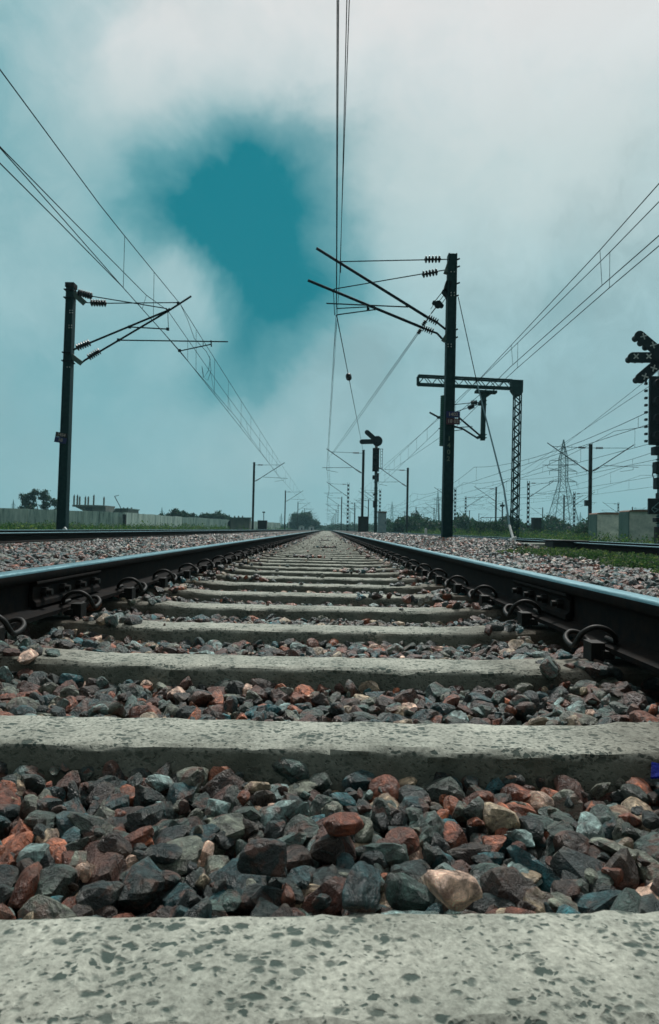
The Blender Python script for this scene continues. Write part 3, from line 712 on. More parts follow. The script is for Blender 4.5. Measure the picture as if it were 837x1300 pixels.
# yard masts standing farther right: (px top, Y, kind, direction, label)
yard = [(670.5, 88, 'L', math.pi, 'spotted batten mast left of the tall pylon, arm to the right'), (629.5, 101, 'S', 0, 'thin dark mast with arm to the left behind the guy wire'),
        (591, 128, 'L', math.pi, 'spotted batten mast right of the tall front mast, arm to the right'), (577.5, 105, 'L', 0, 'spotted batten mast just right of the tall front mast'),
        (557, 165, 'S', 0, 'dark mast in front of the faint pylon, left of the tall front mast'), (551, 190, 'L', 0, 'spotted mast beside the faint pylon, left of the tall front mast'),
        (514, 230, 'S', 0, 'faint far mast left of the third right hand mast'), (538, 260, 'L', 0, 'small far mast between the faint pylons'),
        (482, 112, 'L', 0, 'spotted batten mast close behind the junction signal post'), (467.5, 150, 'S', 0, 'thin far post left of the junction signal'),
        (716, 118, 'S', math.pi, 'far dark mast seen inside the tall pylon legs'), (729, 108, 'L', math.pi, 'short dark mast at the right leg of the tall pylon'),
        (803, 160, 'S', math.pi, 'far mast top rising behind the pale cabinets'), (638, 150, 'S', 0, 'short far post between guy wire and gantry post'), (450, 170, 'S', 0, 'thin far mast between the second and third main masts'),
        (596, 210, 'S', 0, 'small faint far mast low behind the middle yard masts'), (608, 240, 'L', math.pi, 'smallest faint spotted mast left of the feathery bush'), (648, 190, 'S', math.pi, 'faint far mast left of the gantry post'),
        (689, 175, 'S', 0, 'faint far mast just left of the tall pylon'), (770, 230, 'S', 0, 'faint far mast right of the double armed mast'), (785, 140, 'L', 0, 'spotted far mast above the left pale cabinet'),
        (528, 190, 'S', math.pi, 'thin faint mast right of the third right hand mast'), (506, 300, 'S', 0, 'tiny faint mast right of the slim pale cabinet'), (571, 280, 'S', 0, 'tiny faint mast behind the tall front mast foot')]
for px, Y, k, rz, lab in yard:
    p = gp(px, Y, -.35); place(k, p, lab, rz)
# big double armed mast
p = gp(749, 51, -.35)
dm = mast('solid', True, 'tall dark mast with arms on both sides, right of the pylon', GM, p, 0, True)

# ------------------------------------------------------------------ main right mast, Y = 17.6
YM = 17.6
A = lambda x, y, dy=0: at(x, y, YM+dy)
top = A(574.3, 323.5); bx = (top.x+A(567.5, 680).x)/2; bx_top, bx_bot = top.x, A(567.3, 681).x
base = Vector((bx_bot, YM, .05))
root = empty('catenary_mast', base, 'tall dark mast in front right of the track, with two arms and number plates', 'mast', GM)
def build(mb, name, mat, par=None, **k): mb.v = [tuple(Vector(v)-base) for v in mb.v]; return mb.build(name, mat, par or root, **k)
m = MB(); pb = Vector((bx_bot, YM, -.4)); pt = Vector((bx_top, YM, top.z)); w0, w1 = .27, .23
def leanbox(m, x0, x1, y0, y1, fr=(0, 1)):
    # slab between fractions of width, following the leaning taper
    vs = []
    for P_, w in ((pb, w0), (pt, w1)):
        for x in (x0, x1):
            for y in (y0, y1): vs.append((P_.x+x*w, P_.y+y, P_.z))
    m.add(vs, [(0, 1, 3, 2), (4, 6, 7, 5), (0, 4, 5, 1), (2, 3, 7, 6), (0, 2, 6, 4), (1, 5, 7, 3)])
leanbox(m, -.5, -.38, -.13, .13); leanbox(m, .38, .5, -.13, .13); leanbox(m, -.376, .376, -.10, -.085); leanbox(m, -.376, .376, .085, .10)
build(m, 'pole', M['mast'])
m = MB(); m.box((bx_bot, YM, -.02), (.75, .75, .22)); build(m, 'footing', M['slab'], bevel=.02)
m = MB()
for yy in (345, 371.5, 375, 437, 440):
    for xx in (573, 577) if yy < 400 else (569, 573): p = A(xx, yy, -.14); m.tube(p, p+Vector((0, -.02, 0)), .014, 8)
build(m, 'rivets', M['white'])
def bracket(p0, p1, w, d=.16): m = MB(); m.bar(p0, p1, w, d); return m
build(bracket(A(571.5, 331), A(566, 347), .11), 'bracket', M['galv'], bevel=.008); build(bracket(A(568.5, 424), A(563, 433), .11), 'bracket', M['galv'], bevel=.008)
m = MB()
for yy in (330.5, 340, 361, 377, 420, 430): 
    q = A(581 if yy < 370 else (579.5 if yy < 400 else 578.5), yy); m = MB(); m.bar(q-Vector((.12, 0, .02)), q+Vector((.06, 0, .05)), .03, .05); build(m, 'clamp_bolt', M['tube'])
def arm(d, pts, ties, name='cantilever_tube'):
    m = MB(); P = [A(x, y, d) for x, y in pts]; m.path(P[:2], .037, 10); m.path(P[1:], .030, 8); build(m, name, M['tube'], smooth=True)
arm(-.25, [(402, 315), (544, 403.5), (556, 410), (566, 418)], 0); arm(.25, [(391.3, 355.8), (538, 416.5), (555, 423), (563.5, 432)], 0)
for (a, b_, d) in (((543, 402.5), (556, 409.5), -.25), ((537, 416), (550.5, 421.3), .25), ((539, 329.3), (560, 328.8), -.25), ((536, 348.6), (556, 344.8), .25)):
    m = MB(); m.insul(A(*a, d), A(*b_, d), .10, 5, .3, 12); build(m, 'insulator', M['insul'], smooth=True)
for (a, b_, d) in (((431, 332), (571.5, 329), -.25), ((424.5, 366.8), (569, 342), .25)):
    m = MB(); m.tube(A(*a, d), A(*b_, d), .014, 6); build(m, 'tie_rod', M['tube'])
m = MB(); m.tube(A(414.5, 385), A(517.5, 389.6), .018, 8); m.tube(A(427.5, 391.6), A(468, 389.4), .014, 6); m.tube(A(428, 399.5), A(476, 393), .016, 6)
m.tube(A(466, 386), A(467, 395), .012, 6); m.tube(A(476, 387), A(476.5, 394), .012, 6); build(m, 'registration_arm', M['tube'])
for a, b_ in ((A(433, 333, -.25), A(432.5, 346)), (A(423.5, 368, .25), A(425, 400))): m = MB(); m.tube(a, b_, .011, 6); build(m, 'hanger', M['tube'])
for xy in ((433, 335), (423.5, 369), (467.5, 392), (517, 388.3)): q = A(*xy); m = MB(); m.box(q, (.07, .06, .07)); build(m, 'clamp', M['tube'])
# number plates and painted digits
pl = MB(); c1 = A(575.5, 530.5, -.16); c1b = A(580, 530.5, -.16)
for i, (mat, dz) in enumerate((('signblue', .09), ('signred', -.09))):
    m = MB(); m.box((c1.x, c1.y, c1.z+dz), (.36, .012, .165)); o = build(m, 'number_plate', M[mat])
    text_part('1402' if i == 0 else '18 02', .13, Vector((c1.x, c1.y-.009, c1.z+dz))-base, M['digits'], root, 'lettering')
for i, ch in enumerate('1402'):
    q = A(570.6-.35*i, 557+i*8.5, -.14); text_part(ch, .17, Vector((q.x-.0, YM-.134, q.z))-base, M['digits_green'], root, 'painted_digit')
# regulating pulleys
pu = empty('pulley_block', A(552, 390), 'small pulley block hanging between wires beside the tall front mast', 'pulley')
m = MB(A(552, 390)); c0 = A(570, 371); c1_ = A(556.5, 386.5)
for q, r_ in ((c1_, .10), (c1_+Vector((-.10, .05, .06)), .055), (c1_+Vector((.10, .05, -.02)), .055)): m.path([q+Vector((0, -.04, 0)), q+Vector((0, -.015, 0)), q+Vector((0, .015, 0)), q+Vector((0, .04, 0))], [r_, r_*.75, r_*.75, r_], 14)
m.build('wheel', M['tube'], pu)
m = MB(A(552, 390)); m.tube(A(563, 369), A(550, 385.5), .012, 6); m.tube(A(566, 372), A(553, 388), .010, 6); m.tube(A(569.5, 374), A(559.5, 387.5), .010, 6); m.tube(A(551, 386), A(547, 392.5), .008, 6)
m.tube(c1_, A(548, 397.5), .016, 6); m.build('cable', M['tube'], pu)
m = MB(); m.bar(A(563, 368.5), A(570, 378), .10, .2); m.bar(A(570, 358), A(566, 372), .16, .2); build(m, 'anchor_bracket', M['tube'])
# counterweights
cw = A(565, 534, .12); cwt, cwb = A(564.6, 502, .25), A(563.0, 566, .25)
wroot = empty('counterweight_stack', cwb, 'green stack of ribbed counterweights on the left of the tall front mast', 'counterweight')
m = MB(cwb); n = 26
for i in range(n):
    z0 = cwb.z+(cwt.z-cwb.z)*i/n; z1 = cwb.z+(cwt.z-cwb.z)*(i+.86)/n; x = cwb.x+(cwt.x-cwb.x)*i/n
    m.path([(x, cwb.y, z0), (x, cwb.y, z0+.008), (x, cwb.y, z1-.008), (x, cwb.y, z1)], [.098, .108, .108, .098], 16)
m.build('weights', M['weights'], wroot)
m = MB(cwb); m.tube(cwb-Vector((0, 0, .06)), (cwt.x, cwt.y, A(568, 372).z), .012, 6); m.build('hanger_rod', M['tube'], wroot)
# guy wire and its anchor
ga, gb, gc = A(582, 377, -.02), at(630.7, 555, 16.6), at(651.5, 683, 15.2)
gd = at(647, 667, 15.5)
m = MB(gc); m.path([ga, gb], .012, 6); g1 = empty('guy_wire', gc, 'slanting guy wire from the tall front mast to a white ground rod', 'guy wire')
m = MB(gc); m.path([ga, at(606, 487, 17.0)], .011, 6); m.build('upper_cable', M['wire'], g1)
m = MB(gc); m.path([at(606, 487, 17.0), at(640, 620, 16.0), gd], [.015, .022, .026], 6); m.build('rod', M['signalpost'], g1)
m = MB(gc); m.path([gd, gc, at(654.5, 689.5, 15.1)], .03, 8); m.bar(at(646, 686, 15.15), at(656, 682, 15.15), .05, .05); m.tube(at(650, 683, 15.1), at(647, 692, 15.0), .02, 6); m.build('anchor_rod', M['white'], g1)
m = MB(); p0 = at(684, 694, 14.4); m.box((p0.x, 14.4, .02), (1.38, .8, .16)); tag(m.build('anchor_slab', M['slab'], bevel=.03), 'weathered concrete anchor slab lying at the foot of the guy wire', 'slab')
# dark equipment box beside the right track
p0 = at(718, 692, 13.2); m = MB(); m.box((p0.x, 13.2, .02), (.66, .5, .28)); m.box((p0.x, 13.2, .175), (.72, .56, .03)); tag(m.build('track_box', M['black'], bevel=.015), 'dark flat equipment box against the near rail of the right hand track', 'equipment box')

# ------------------------------------------------------------------ left mast, Y = 20.4
YL = 20.4; B = lambda x, y, d=0: at(x, y, YL+d)
top = B(90.5, 363.5); bot = B(79, 676); base = Vector((bot.x, YL, -.2))
root = empty('catenary_mast', base, 'tall dark green mast at the left with blue number plate and two arms', 'mast', GM)
pb = Vector((bot.x, YL, -.6)); pt = Vector((top.x, YL, top.z)); w0, w1 = .29, .22
m = MB(); leanbox(m, -.5, -.38, -.13, .13); leanbox(m, .38, .5, -.13, .13); leanbox(m, -.376, .376, -.10, -.085); leanbox(m, -.376, .376, .085, .10); build(m, 'pole', M['mast'])
m = MB(); m.box((top.x, YL, top.z+.01), (w1+.05, .3, .14)); build(m, 'cap_clamp', M['mast_rust'])
m = MB()
for x, y in ((89, 394), (92, 394), (89, 397), (92, 397), (87.8, 413), (91, 413), (87.8, 416), (91, 416), (85.5, 466), (88.7, 466)): p = B(x, y, -.14); m.tube(p, p+Vector((0, -.02, 0)), .014, 8)
build(m, 'rivets', M['white'])
m = MB(); m.bar(B(92, 371), B(107, 384.5), .17, .16); build(m, 'bracket', M['galv'], bevel=.008)
m = MB(); m.bar(B(91, 452), B(103, 461), .15, .16); build(m, 'bracket', M['galv'], bevel=.008)
m = MB()
for y, x0, x1 in ((369, 83.5, 95), (379, 83, 94), (448.5, 81, 92), (459, 80.5, 93)): m = MB(); m.bar(B(x0, y), B(x1, y+1), .03, .34); build(m, 'clamp_bolt', M['tube'])
for a, b_, d in (((99, 371), (117, 376), -.2), ((115, 384.3), (135, 384.8), .2), ((97, 441.5), (114.5, 434.5), -.2), ((112, 454), (127, 445), .2)):
    m = MB(); m.insul(B(*a, d), B(*b_, d), .115, 6, .4, 12); build(m, 'insulator', M['insul'], smooth=True)
for pts, d, r_ in (([(94, 369.5), (117, 376), (212, 391.7)], -.2, .016), ([(107, 384), (135, 384.9), (226, 384)], .2, .016)):
    m = MB(); m.path([B(*q, d) for q in pts], r_, 6); build(m, 'tie_rod', M['tube'])
for pts, d in (([(93, 444), (114.5, 435), (212, 394.5), (216, 391.5)], -.2), ([(103, 461), (108, 457), (127, 446), (214, 394.5), (243, 375.8)], .2)):
    m = MB(); m.path([B(*q, d) for q in pts], .032, 8); build(m, 'cantilever_tube', M['tube'], smooth=True)
m = MB(); m.tube(B(164.7, 415), B(213, 417.7), .02, 8); m.tube(B(150, 431.7), B(289.4, 433.7), .02, 8); m.tube(B(258, 432), B(258, 438), .012, 6); m.tube(B(268, 432), B(268.5, 440), .02, 6)
m.tube(B(268, 437), B(228, 445.5), .018, 8); m.tube(B(213, 393), B(214, 419), .01, 6)
for xy in ((213, 394.5), (226.5, 385), (164.7, 415), (150.5, 431.5), (213, 417.7), (228, 445)): m.box(B(*xy), (.08, .07, .08))
build(m, 'registration_arm', M['tube'])
c1 = B(77.5, 555, -.18); ang = .16
m = MB(); ax = (Vector((math.cos(ang), 0, -math.sin(ang))), Vector((0, 1, 0)), Vector((math.sin(ang), 0, math.cos(ang))))
m.box(c1+ax[2]*.07, (.36, .012, .14), 0, ax); build(m, 'number_plate', M['black'])
m = MB(); m.box(c1-ax[2]*.09, (.36, .012, .17), 0, ax); build(m, 'number_plate', M['signblue'])
text_part('1454', .13, c1+ax[2]*.07+Vector((0, -.009, 0))-base, M['digits'], root, rot=(math.pi/2, ang, 0)); text_part('18', .14, c1-ax[2]*.09+Vector((0, -.009, 0))-base, M['digits'], root, rot=(math.pi/2, ang, 0))
m = MB(); m.box((bot.x, YL, -.2), (.7, .7, .25)); build(m, 'footing', M['slab'])

# ------------------------------------------------------------------ gantry post over the right track, Y = 31.8
YG = 31.8; C_ = lambda x, y, d=0: at(x, y, YG+d); base = Vector((C_(653.5, 668).x, YG, -.25))
root = empty('gantry_mast', base, 'lattice gantry post with a truss beam reaching left over the right track', 'gantry', None)
m = MB(); t0, t1 = C_(657.3, 498), Vector((base.x, YG, -.4))
for s in (-1, 1):
    for d in (-.15, .15):
        m.bar((t0.x+s*.15, YG+d, t0.z), (t1.x+s*.15, YG+d, t1.z), .05, .05)
n = 30; hgt = t0.z-t1.z
for i in range(n):
    za, zb = t1.z+hgt*i/n, t1.z+hgt*(i+1)/n; xa = t1.x+(t0.x-t1.x)*i/n
    for d in (-.185, .185):
        s = 1 if i % 2 else -1; m.bar((xa-s*.14, YG+d, za), (xa+s*.14, YG+d, zb), .055, .012)
build(m, 'lattice_post', M['mast'])
m = MB(); q0, q1, q2, q3, q4, q5 = C_(649, 483), C_(663, 483.6), C_(662.6, 499), C_(660, 502.5), C_(653.5, 502.3), C_(649, 496)
m.prism([(q.x, q.z) for q in (q0, q1, q2, q3, q4, q5)], YG-.22, YG+.22); build(m, 'corner_bracket', M['mast'])
m = MB(); ta, tb, ba, bb = C_(530.8, 477.4), C_(649.5, 483.6), C_(530.8, 488), C_(649.5, 493.2)
for d in (-.2, .2):
    D_ = Vector((0, d, 0)); m.bar(ta+D_, tb+D_, .08, .06); m.bar(ba+D_, bb+D_, .08, .06); m.bar(ta+D_, ba+D_, .08, .05)
    k = 14
    for i in range(k):
        P0 = (ta.lerp(tb, i/k) if i % 2 else ba.lerp(bb, i/k))+D_; P1 = (ba.lerp(bb, (i+1)/k) if i % 2 else ta.lerp(tb, (i+1)/k))+D_; m.bar(P0, P1, .032, .03)
build(m, 'truss_beam', M['mast'])
m = MB(); m.bar(C_(603.7, 497), C_(630.3, 498.3), .11, .4); m.prism([(q.x, q.z) for q in (C_(608, 499), C_(625, 499.7), C_(617.5, 505), C_(611.5, 505))], YG-.05, YG+.05); m.tube(C_(606, 493), C_(606, 499), .03, 6); m.tube(C_(627, 494), C_(627, 500), .03, 6)
m.bar(C_(614.6, 500), C_(613, 559), .20, .2)
for y in (509, 514, 552, 556): m.bar(C_(609, y), C_(617.5, y), .03, .3)
m.bar(C_(607, 513), C_(613, 513), .12, .1); m.bar(C_(606, 556), C_(613, 553), .14, .12)
build(m, 'drop_arm', M['mast'])
for a, b_, d in (((598, 511.4), (606, 510.8), -.2), ((594.5, 518), (602, 515), .2)):
    m = MB(); m.insul(C_(*a, d), C_(*b_, d), .13, 5, .5); build(m, 'insulator', M['insul'])
m = MB(); m.path([C_(572, 514.2, -.2), C_(598, 511.4, -.2), C_(611, 510.6, -.2)], .018, 6); build(m, 'tie_rod', M['tube'])
m = MB(); m.path([C_(575, 524, .2), C_(602, 515, .2), C_(609, 513, .2)], .018, 6); build(m, 'tie_rod', M['tube'])
m = MB(); m.path([C_(572, 520), C_(584, 531), C_(611, 554)], .045, 8); build(m, 'cantilever_tube', M['tube'])
m = MB(); m.path([C_(545.5, 523.5), C_(557, 529.6), C_(578, 541.5), C_(588, 544.5), C_(607, 556.5)], .045, 8); m.box(C_(557, 529.8), (.14, .1, .12)); build(m, 'cantilever_tube', M['tube'])
m = MB(); m.tube(C_(557, 544), C_(600, 541.5), .022, 6); m.tube(C_(576, 547), C_(590, 545), .02, 6); build(m, 'registration_arm', M['tube'])

# ------------------------------------------------------------------ overhead lines
def wire(parent, name, pts, r=.008, sag=0, n=10, o=Vector((0, 0, 0))):
    P = []
    for i in range(len(pts)-1):
        a, b_ = Vector(pts[i]), Vector(pts[i+1]); L = (b_-a).length
        sg = sag*(L/45)**2
        for k in range(n): t = k/n; P.append(a.lerp(b_, t)-Vector((0, 0, 4*sg*t*(1-t))))
    P.append(Vector(pts[-1])); m = MB(o); m.path(P, r, 5); return m.build(name, M['wire'], parent), P
def interp(P, y):
    for a, b_ in zip(P[:-1], P[1:]):
        if a.y <= y <= b_.y: return a.lerp(b_, (y-a.y)/max(b_.y-a.y, 1e-6))
    return None
def line(label, cat_pts, con_pts, drops, r=.008, rc=None, sag=.9, name='overhead_line', csag=0.0):
    root = empty(name, (0, 0, 0), label, 'overhead line', 'overhead lines above the tracks')
    root.location = Vector(con_pts[0]); o = root.location.copy()
    _, Pc = wire(root, 'catenary_wire', cat_pts, r, sag, 10, o); _, Pt = wire(root, 'contact_wire', con_pts, rc or r, csag, 4, o)
    for y in drops[:95]:
        a, b_ = interp(Pc, y), interp(Pt, y)
        if a is not None and b_ is not None and a.z > b_.z+.05: m = MB(o); m.tube(a, b_, r*.6, 4); m.build('dropper', M['wire'], root)
# main track
far = lambda X, z, ys: [Vector((X+(.2 if i % 2 else -.15), y, z)) for i, y in enumerate(ys)]
pA = A(427, 395); pB = A(432.5, 334)
pA0 = atz(428.2, 0, pA.z); pA0b = atz(429, -150, pA.z); pB0 = atz(440.5, 0, pB.z-.25)
MF = MAINY
line('wires straight overhead along the main track', [Vector((pB0.x+.06, -25, pB.z)), pB0, pB]+far(.25, 7.35, MF), [Vector((pA0.x, -25, pA.z)), pA0, pA]+far(.1, 5.9, MF),
     [20+3*k for k in range(0, 0)]+[22+5*k for k in range(40)], .0075, sag=.0)
o1 = A(424, 369); pB2 = atz(443.6, 0, o1.z+.25)
line('second pair of wires overhead beside the main track wires', [Vector((pB2.x+.05, -25, o1.z+.4)), pB2, A(431.5, 346)], [Vector((pA0.x+.03, -25, pA.z+.05)), atz(430, 0, pA.z+.05), A(427.6, 390)], [], .0070, sag=0)
# tensioned end wires
def single(label, pts, r, beads=()):
    root = empty('tension_wire', pts[0], label, 'wire'); wire(root, 'cable', pts, r, 0, 2, root.location.copy())
    for a, b_, rr in beads: m = MB(root.location.copy()); m.insul(a, b_, rr, 3, .5, 10); m.build('insulator', M['insul'], root)
    return root
t0 = A(548, 397.5); t1 = at(417, 582, 60)
single('tensioned wire from the pulley block down to the second mast arm', [t0, A(536, 414).lerp(t1, .0), t1], .009, [(A(541, 407), A(537, 413), .06), (A(534.5, 418), A(531, 423.5), .06)])
single('tensioned wire close beside the one from the pulley block', [A(531, 424), at(441, 552, 47), at(421, 578, 60)], .009)
e0, e1 = A(427.5, 400), at(461, 571, 60)
def lp(a, b_, px):   # point on 3-D segment projecting near px fraction
    return a.lerp(b_, px)
root_t = single('end wire with round insulator running from front arm to second mast', [e0, e1], .014)
for k in range(60):
    q = e0.lerp(e1, k/60); v = M3.transposed() @ (q-CAM); py = H/2-F*v.y/-v.z
    if py > 478: break
m = MB(e0); m.insul(q-(e1-e0).normalized()*.35, q+(e1-e0).normalized()*.35, .12, 2, .6, 12); m.build('insulator', M['insul'], root_t)
# left track: two lines through the front left mast
cA, kA = B(229, 386), B(229, 446); cB, kB = B(212, 392), B(208, 423)
Xl = cA.x
LF = LEFTY
fl = lambda X, z: [Vector((X, y, z)) for y in LF]
c0 = atx(0, 88, Xl-.25); c0a = atx(127, 260, Xl-.15); c0b = atx(158.4, 299.4, Xl-.1)
k0 = atx(0, 207, Xl-.3); k0a = atx(73, 280, Xl-.3); k0b = atx(155.5, 364, Xl-.1)
def ext(a, b_, y): t = (y-a.y)/(b_.y-a.y); return a.lerp(b_, t)
line('wires above the left hand track, outermost catenary', [ext(c0, c0a, -6), c0, c0a, c0b, cA]+fl(-5.0, 7.2), [ext(k0, k0a, -6), k0, k0a, k0b, kA]+fl(-5.05, 5.75), [c0b.y, 17.5, 23, 27, 31, 36, 41, 47, 53, 59, 65, 80, 90, 100, 110, 118], .010, sag=0.0)
a0 = atx(0, 186, Xl-.75); a1 = atx(92, 280, Xl-.6); a2 = atx(186, 374.7, Xl-.35)
b0 = atx(0, 187.5, Xl-.75); b1 = atx(82, 280, Xl-.6); b2 = atx(155.6, 364, Xl-.45)
line('second pair of wires above the left hand track, meeting at the front arm', [ext(a0, a1, -6), a0, a1, a2, B(213, 394)]+[at(281, 492, 34), Vector((-5.2, 73, 7.0))], [ext(b0, b1, -6), b0, b1, b2, B(209, 424)]+[at(300, 530, 38), Vector((-5.2, 73, 5.8))], [a2.y, 24, 30, 36, 44, 52, 60], .010, sag=0)
# jumper loop under the left wires
jr = empty('jumper_cable', at(263, 470, 26), 'looped jumper cable hanging below the wires right of the left mast', 'cable'); 
m = MB(jr.location.copy()); m.path([at(x, y, 25.5) for x, y in ((229, 386), (238, 405), (247, 430), (262, 446), (267, 456), (265, 470), (259, 479), (256.5, 465))], .010, 6); m.path([at(x, y, 26) for x, y in ((256.5, 465), (258, 479), (264, 483), (268, 470), (266, 452))], .008, 6); m.build('loop', M['wire'], jr)
# right track: two lines
Xr = 5.55; G1 = C_(557, 530); G2 = C_(557, 545)
pts = lambda L, X: [atx(x, y, X) for x, y in L]
RF = [Vector((5.9 if i % 2 else 6.2, y, 7.0)) for i, y in enumerate(RIGHTY)]; RC = [Vector((p.x, p.y, 5.6)) for p in RF]
r1_ = pts([(837, 233), (762, 317.5), (649.5, 438), (610, 480)], 5.5); s1_ = pts([(837, 299), (761, 365.5), (648, 466), (631, 483)], 5.55)
line('wires above the right hand track, upper pair', [ext(r1_[0], r1_[1], -6)]+r1_+[G1]+RF, [ext(s1_[0], s1_[1], -6)]+s1_+[G2]+RC, [r1_[1].y, r1_[2].y, 28, 36, 41, 46, 52, 58, 64, 70, 82, 92, 104], .0095, sag=0)
r2_ = pts([(837, 256), (774.6, 320), (657.7, 435), (612, 479)], 5.95); s2_ = pts([(837, 312), (772, 367), (656, 468), (643, 480)], 5.95)
line('wires above the right hand track, lower pair', [ext(r2_[0], r2_[1], -6)]+r2_+[C_(578, 514), at(487, 592, 75)], [ext(s2_[0], s2_[1], -6)]+s2_+[C_(580, 541), at(487, 604, 75)], [r2_[1].y, r2_[2].y], .0095, sag=0)
# yard lines
for X, zc_, zt_, off, lab in ((15.5, 7.2, 5.7, 10, 'wires of the first yard track right of the gantry'), (23.5, 7.3, 5.8, 25, 'wires of the second yard track, right of the double armed mast'), (29.5, 7.2, 5.7, 5, 'wires of the outermost yard track far right'), (19.5, 7.4, 5.9, 35, 'wires of a crossover between the first and second yard tracks'), (35.5, 7.2, 5.7, 15, 'lowest far wires beyond the yard on the right')):
    ys_ = [off-40+50*k for k in range(8)]
    line(lab, [Vector((X, y, zc_)) for y in ys_], [Vector((X, y, zt_)) for y in ys_], [15+9*k for k in range(26)], .016, sag=1.0)
for (a, b_, c_, d_, lab) in ((600, 640, 837, 482, 'faint feeder wire rising right behind the double armed mast'), (660, 610, 837, 470, 'uppermost feeder wire rising to the right signal')):
    single(lab, [at(a, b_, 150), at(c_, d_, 40)], .016)

# ------------------------------------------------------------------ signals
def slot(m, a, b_, r, y0, y1, n=10):        # stadium in XZ
    a, b_ = Vector((a.x, a.z)), Vector((b_.x, b_.z)); t = (b_-a).normalized(); pn = Vector((-t.y, t.x)); P = []
    for i in range(n+1): th = -math.pi/2+math.pi*i/n; P.append(b_+t*(math.cos(th)*r)+pn*(math.sin(th)*r))
    for i in range(n+1): th = math.pi/2+math.pi*i/n; P.append(a+t*(math.cos(th)*r)+pn*(math.sin(th)*r))
    m.prism([(p.x, p.y) for p in P], y0, y1)
def junction_signal(Yd, T, label, arms, hub, hub_r, head, post, pmat, marks, arm_r, extra):
    base = Vector((T(*post[1]).x, Yd, -.3)); root = empty('junction_signal', base, label, 'signal')
    def bd(mb, name, mat, **k): mb.v = [tuple(Vector(v)-base) for v in mb.v]; return mb.build(name, mat, root, **k)
    m = MB(); m.tube(T(*post[0]), Vector((base.x, Yd, -.3)), post[2], 14); bd(m, 'post', pmat, smooth=True)
    for i, (a, b_) in enumerate(arms): 
        m = MB(); slot(m, T(*a), T(*b_), arm_r, Yd-.24, Yd-.19)
        q = T(*a); ln = T(*b_)-q
        o = bd(m, 'indicator_arm', M['signal'])
        for k in range(5):      # lamp housings behind the board
            pass
        if marks:
            for (x, y) in marks[i]:
                c = T(x, y); mm = MB(); th = .5*(i-1)
                for s in (.785+th, -.785+th):
                    d = Vector((math.cos(s), 0, math.sin(s)))*.105; cc = Vector((c.x, Yd-.248, c.z)); mm.bar(cc-d, cc+d, .036, .012)
                bd(mm, 'cross_mark', M['white'])
        mm = MB(); sd = ln.normalized(); nn = Vector((sd.z, 0, -sd.x)); 
        for f in (.0, .28, .55):
            c = q+ln*f; mm.tube(Vector((c.x, Yd-.19, c.z)), Vector((c.x, Yd+.12, c.z)), arm_r*.62, 12)
        bd(mm, 'lamp_housing', M['signal'])
    m = MB(); c = T(*hub); n = 14; m.prism([(c.x+hub_r*math.cos(2*math.pi*k/n), c.z+hub_r*math.sin(2*math.pi*k/n)) for k in range(n)], Yd-.26, Yd-.12); m.tube((c.x, Yd-.36, c.z), (c.x, Yd-.26, c.z), hub_r*.4, 14); bd(m, 'indicator_hub', M['signal'])
    (x0, y0, x1, y1) = head; a, b_ = T(x0, y0), T(x1, y1); m = MB(); m.box(((a.x+b_.x)/2, Yd-.16, (a.z+b_.z)/2), (abs(b_.x-a.x), .09, abs(a.z-b_.z)))
    m.box(((a.x+b_.x)/2, Yd-.02, (a.z+b_.z)/2), (abs(b_.x-a.x)*.62, .19, abs(a.z-b_.z)*.94)); bd(m, 'signal_head', M['signal'], bevel=.01)
    hh = a.z-b_.z
    for k in range(4):
        zc2 = a.z-hh*(k+.5)/4; m = MB(); cx = (a.x+b_.x)/2
        m.path([(cx, Yd-.205, zc2), (cx, Yd-.40, zc2-.01)], abs(b_.x-a.x)*.36, 16, cap=False); bd(m, 'lamp_hood', M['signal'])
        m = MB(); m.tube((cx, Yd-.207, zc2), (cx, Yd-.215, zc2), abs(b_.x-a.x)*.30, 16); bd(m, 'lens', M['insul'])
    extra(bd)
    return root
Y1 = 40.; T1 = lambda x, y: at(x, y, Y1)
def ex1(bd):
    m = MB(); a, b_ = T1(483.5, 570), T1(486, 595); m.tube(T1(483.3, 570), T1(483.6, 595), .015, 6); m.tube(T1(486, 570), T1(485.6, 595), .015, 6); m.tube(T1(482, 570), T1(486.5, 570), .02, 6); m.tube(T1(479, 595), T1(486, 595), .02, 6)
    for k in range(6): y = 573+k*4; m.tube(T1(483.4, y), T1(485.9, y), .01, 5)
    bd(m, 'ladder', M['tube'])
    m = MB()
    for x, y, w, h in ((474.5, 606, .13, .24), (475.3, 640, .14, .4), (475, 628, .12, .1), (480.3, 606, .08, .5)): q = T1(x, y); m.box(q, (w, .2, h))
    bd(m, 'junction_box', M['black'])
    m = MB()
    for k in range(9): q = T1(477.3-.0*k, 605+k*7.5); m.tube(q, q+Vector((0, 0, .04)), .125, 12)
    bd(m, 'clamp_band', M['mast'])
junction_signal(Y1, T1, 'far junction signal with two route arms beside the pale blue cabinet', [((466.0, 549.5), (478, 560)), ((459.5, 561.4), (478, 561))], (479, 560.5), .31, (473.2, 569, 481, 599), ((478, 566), (477, 672), .095), M['signalpost_far'], None, .145, ex1)
Y2 = 21.; T2 = lambda x, y: at(x, y, Y2)
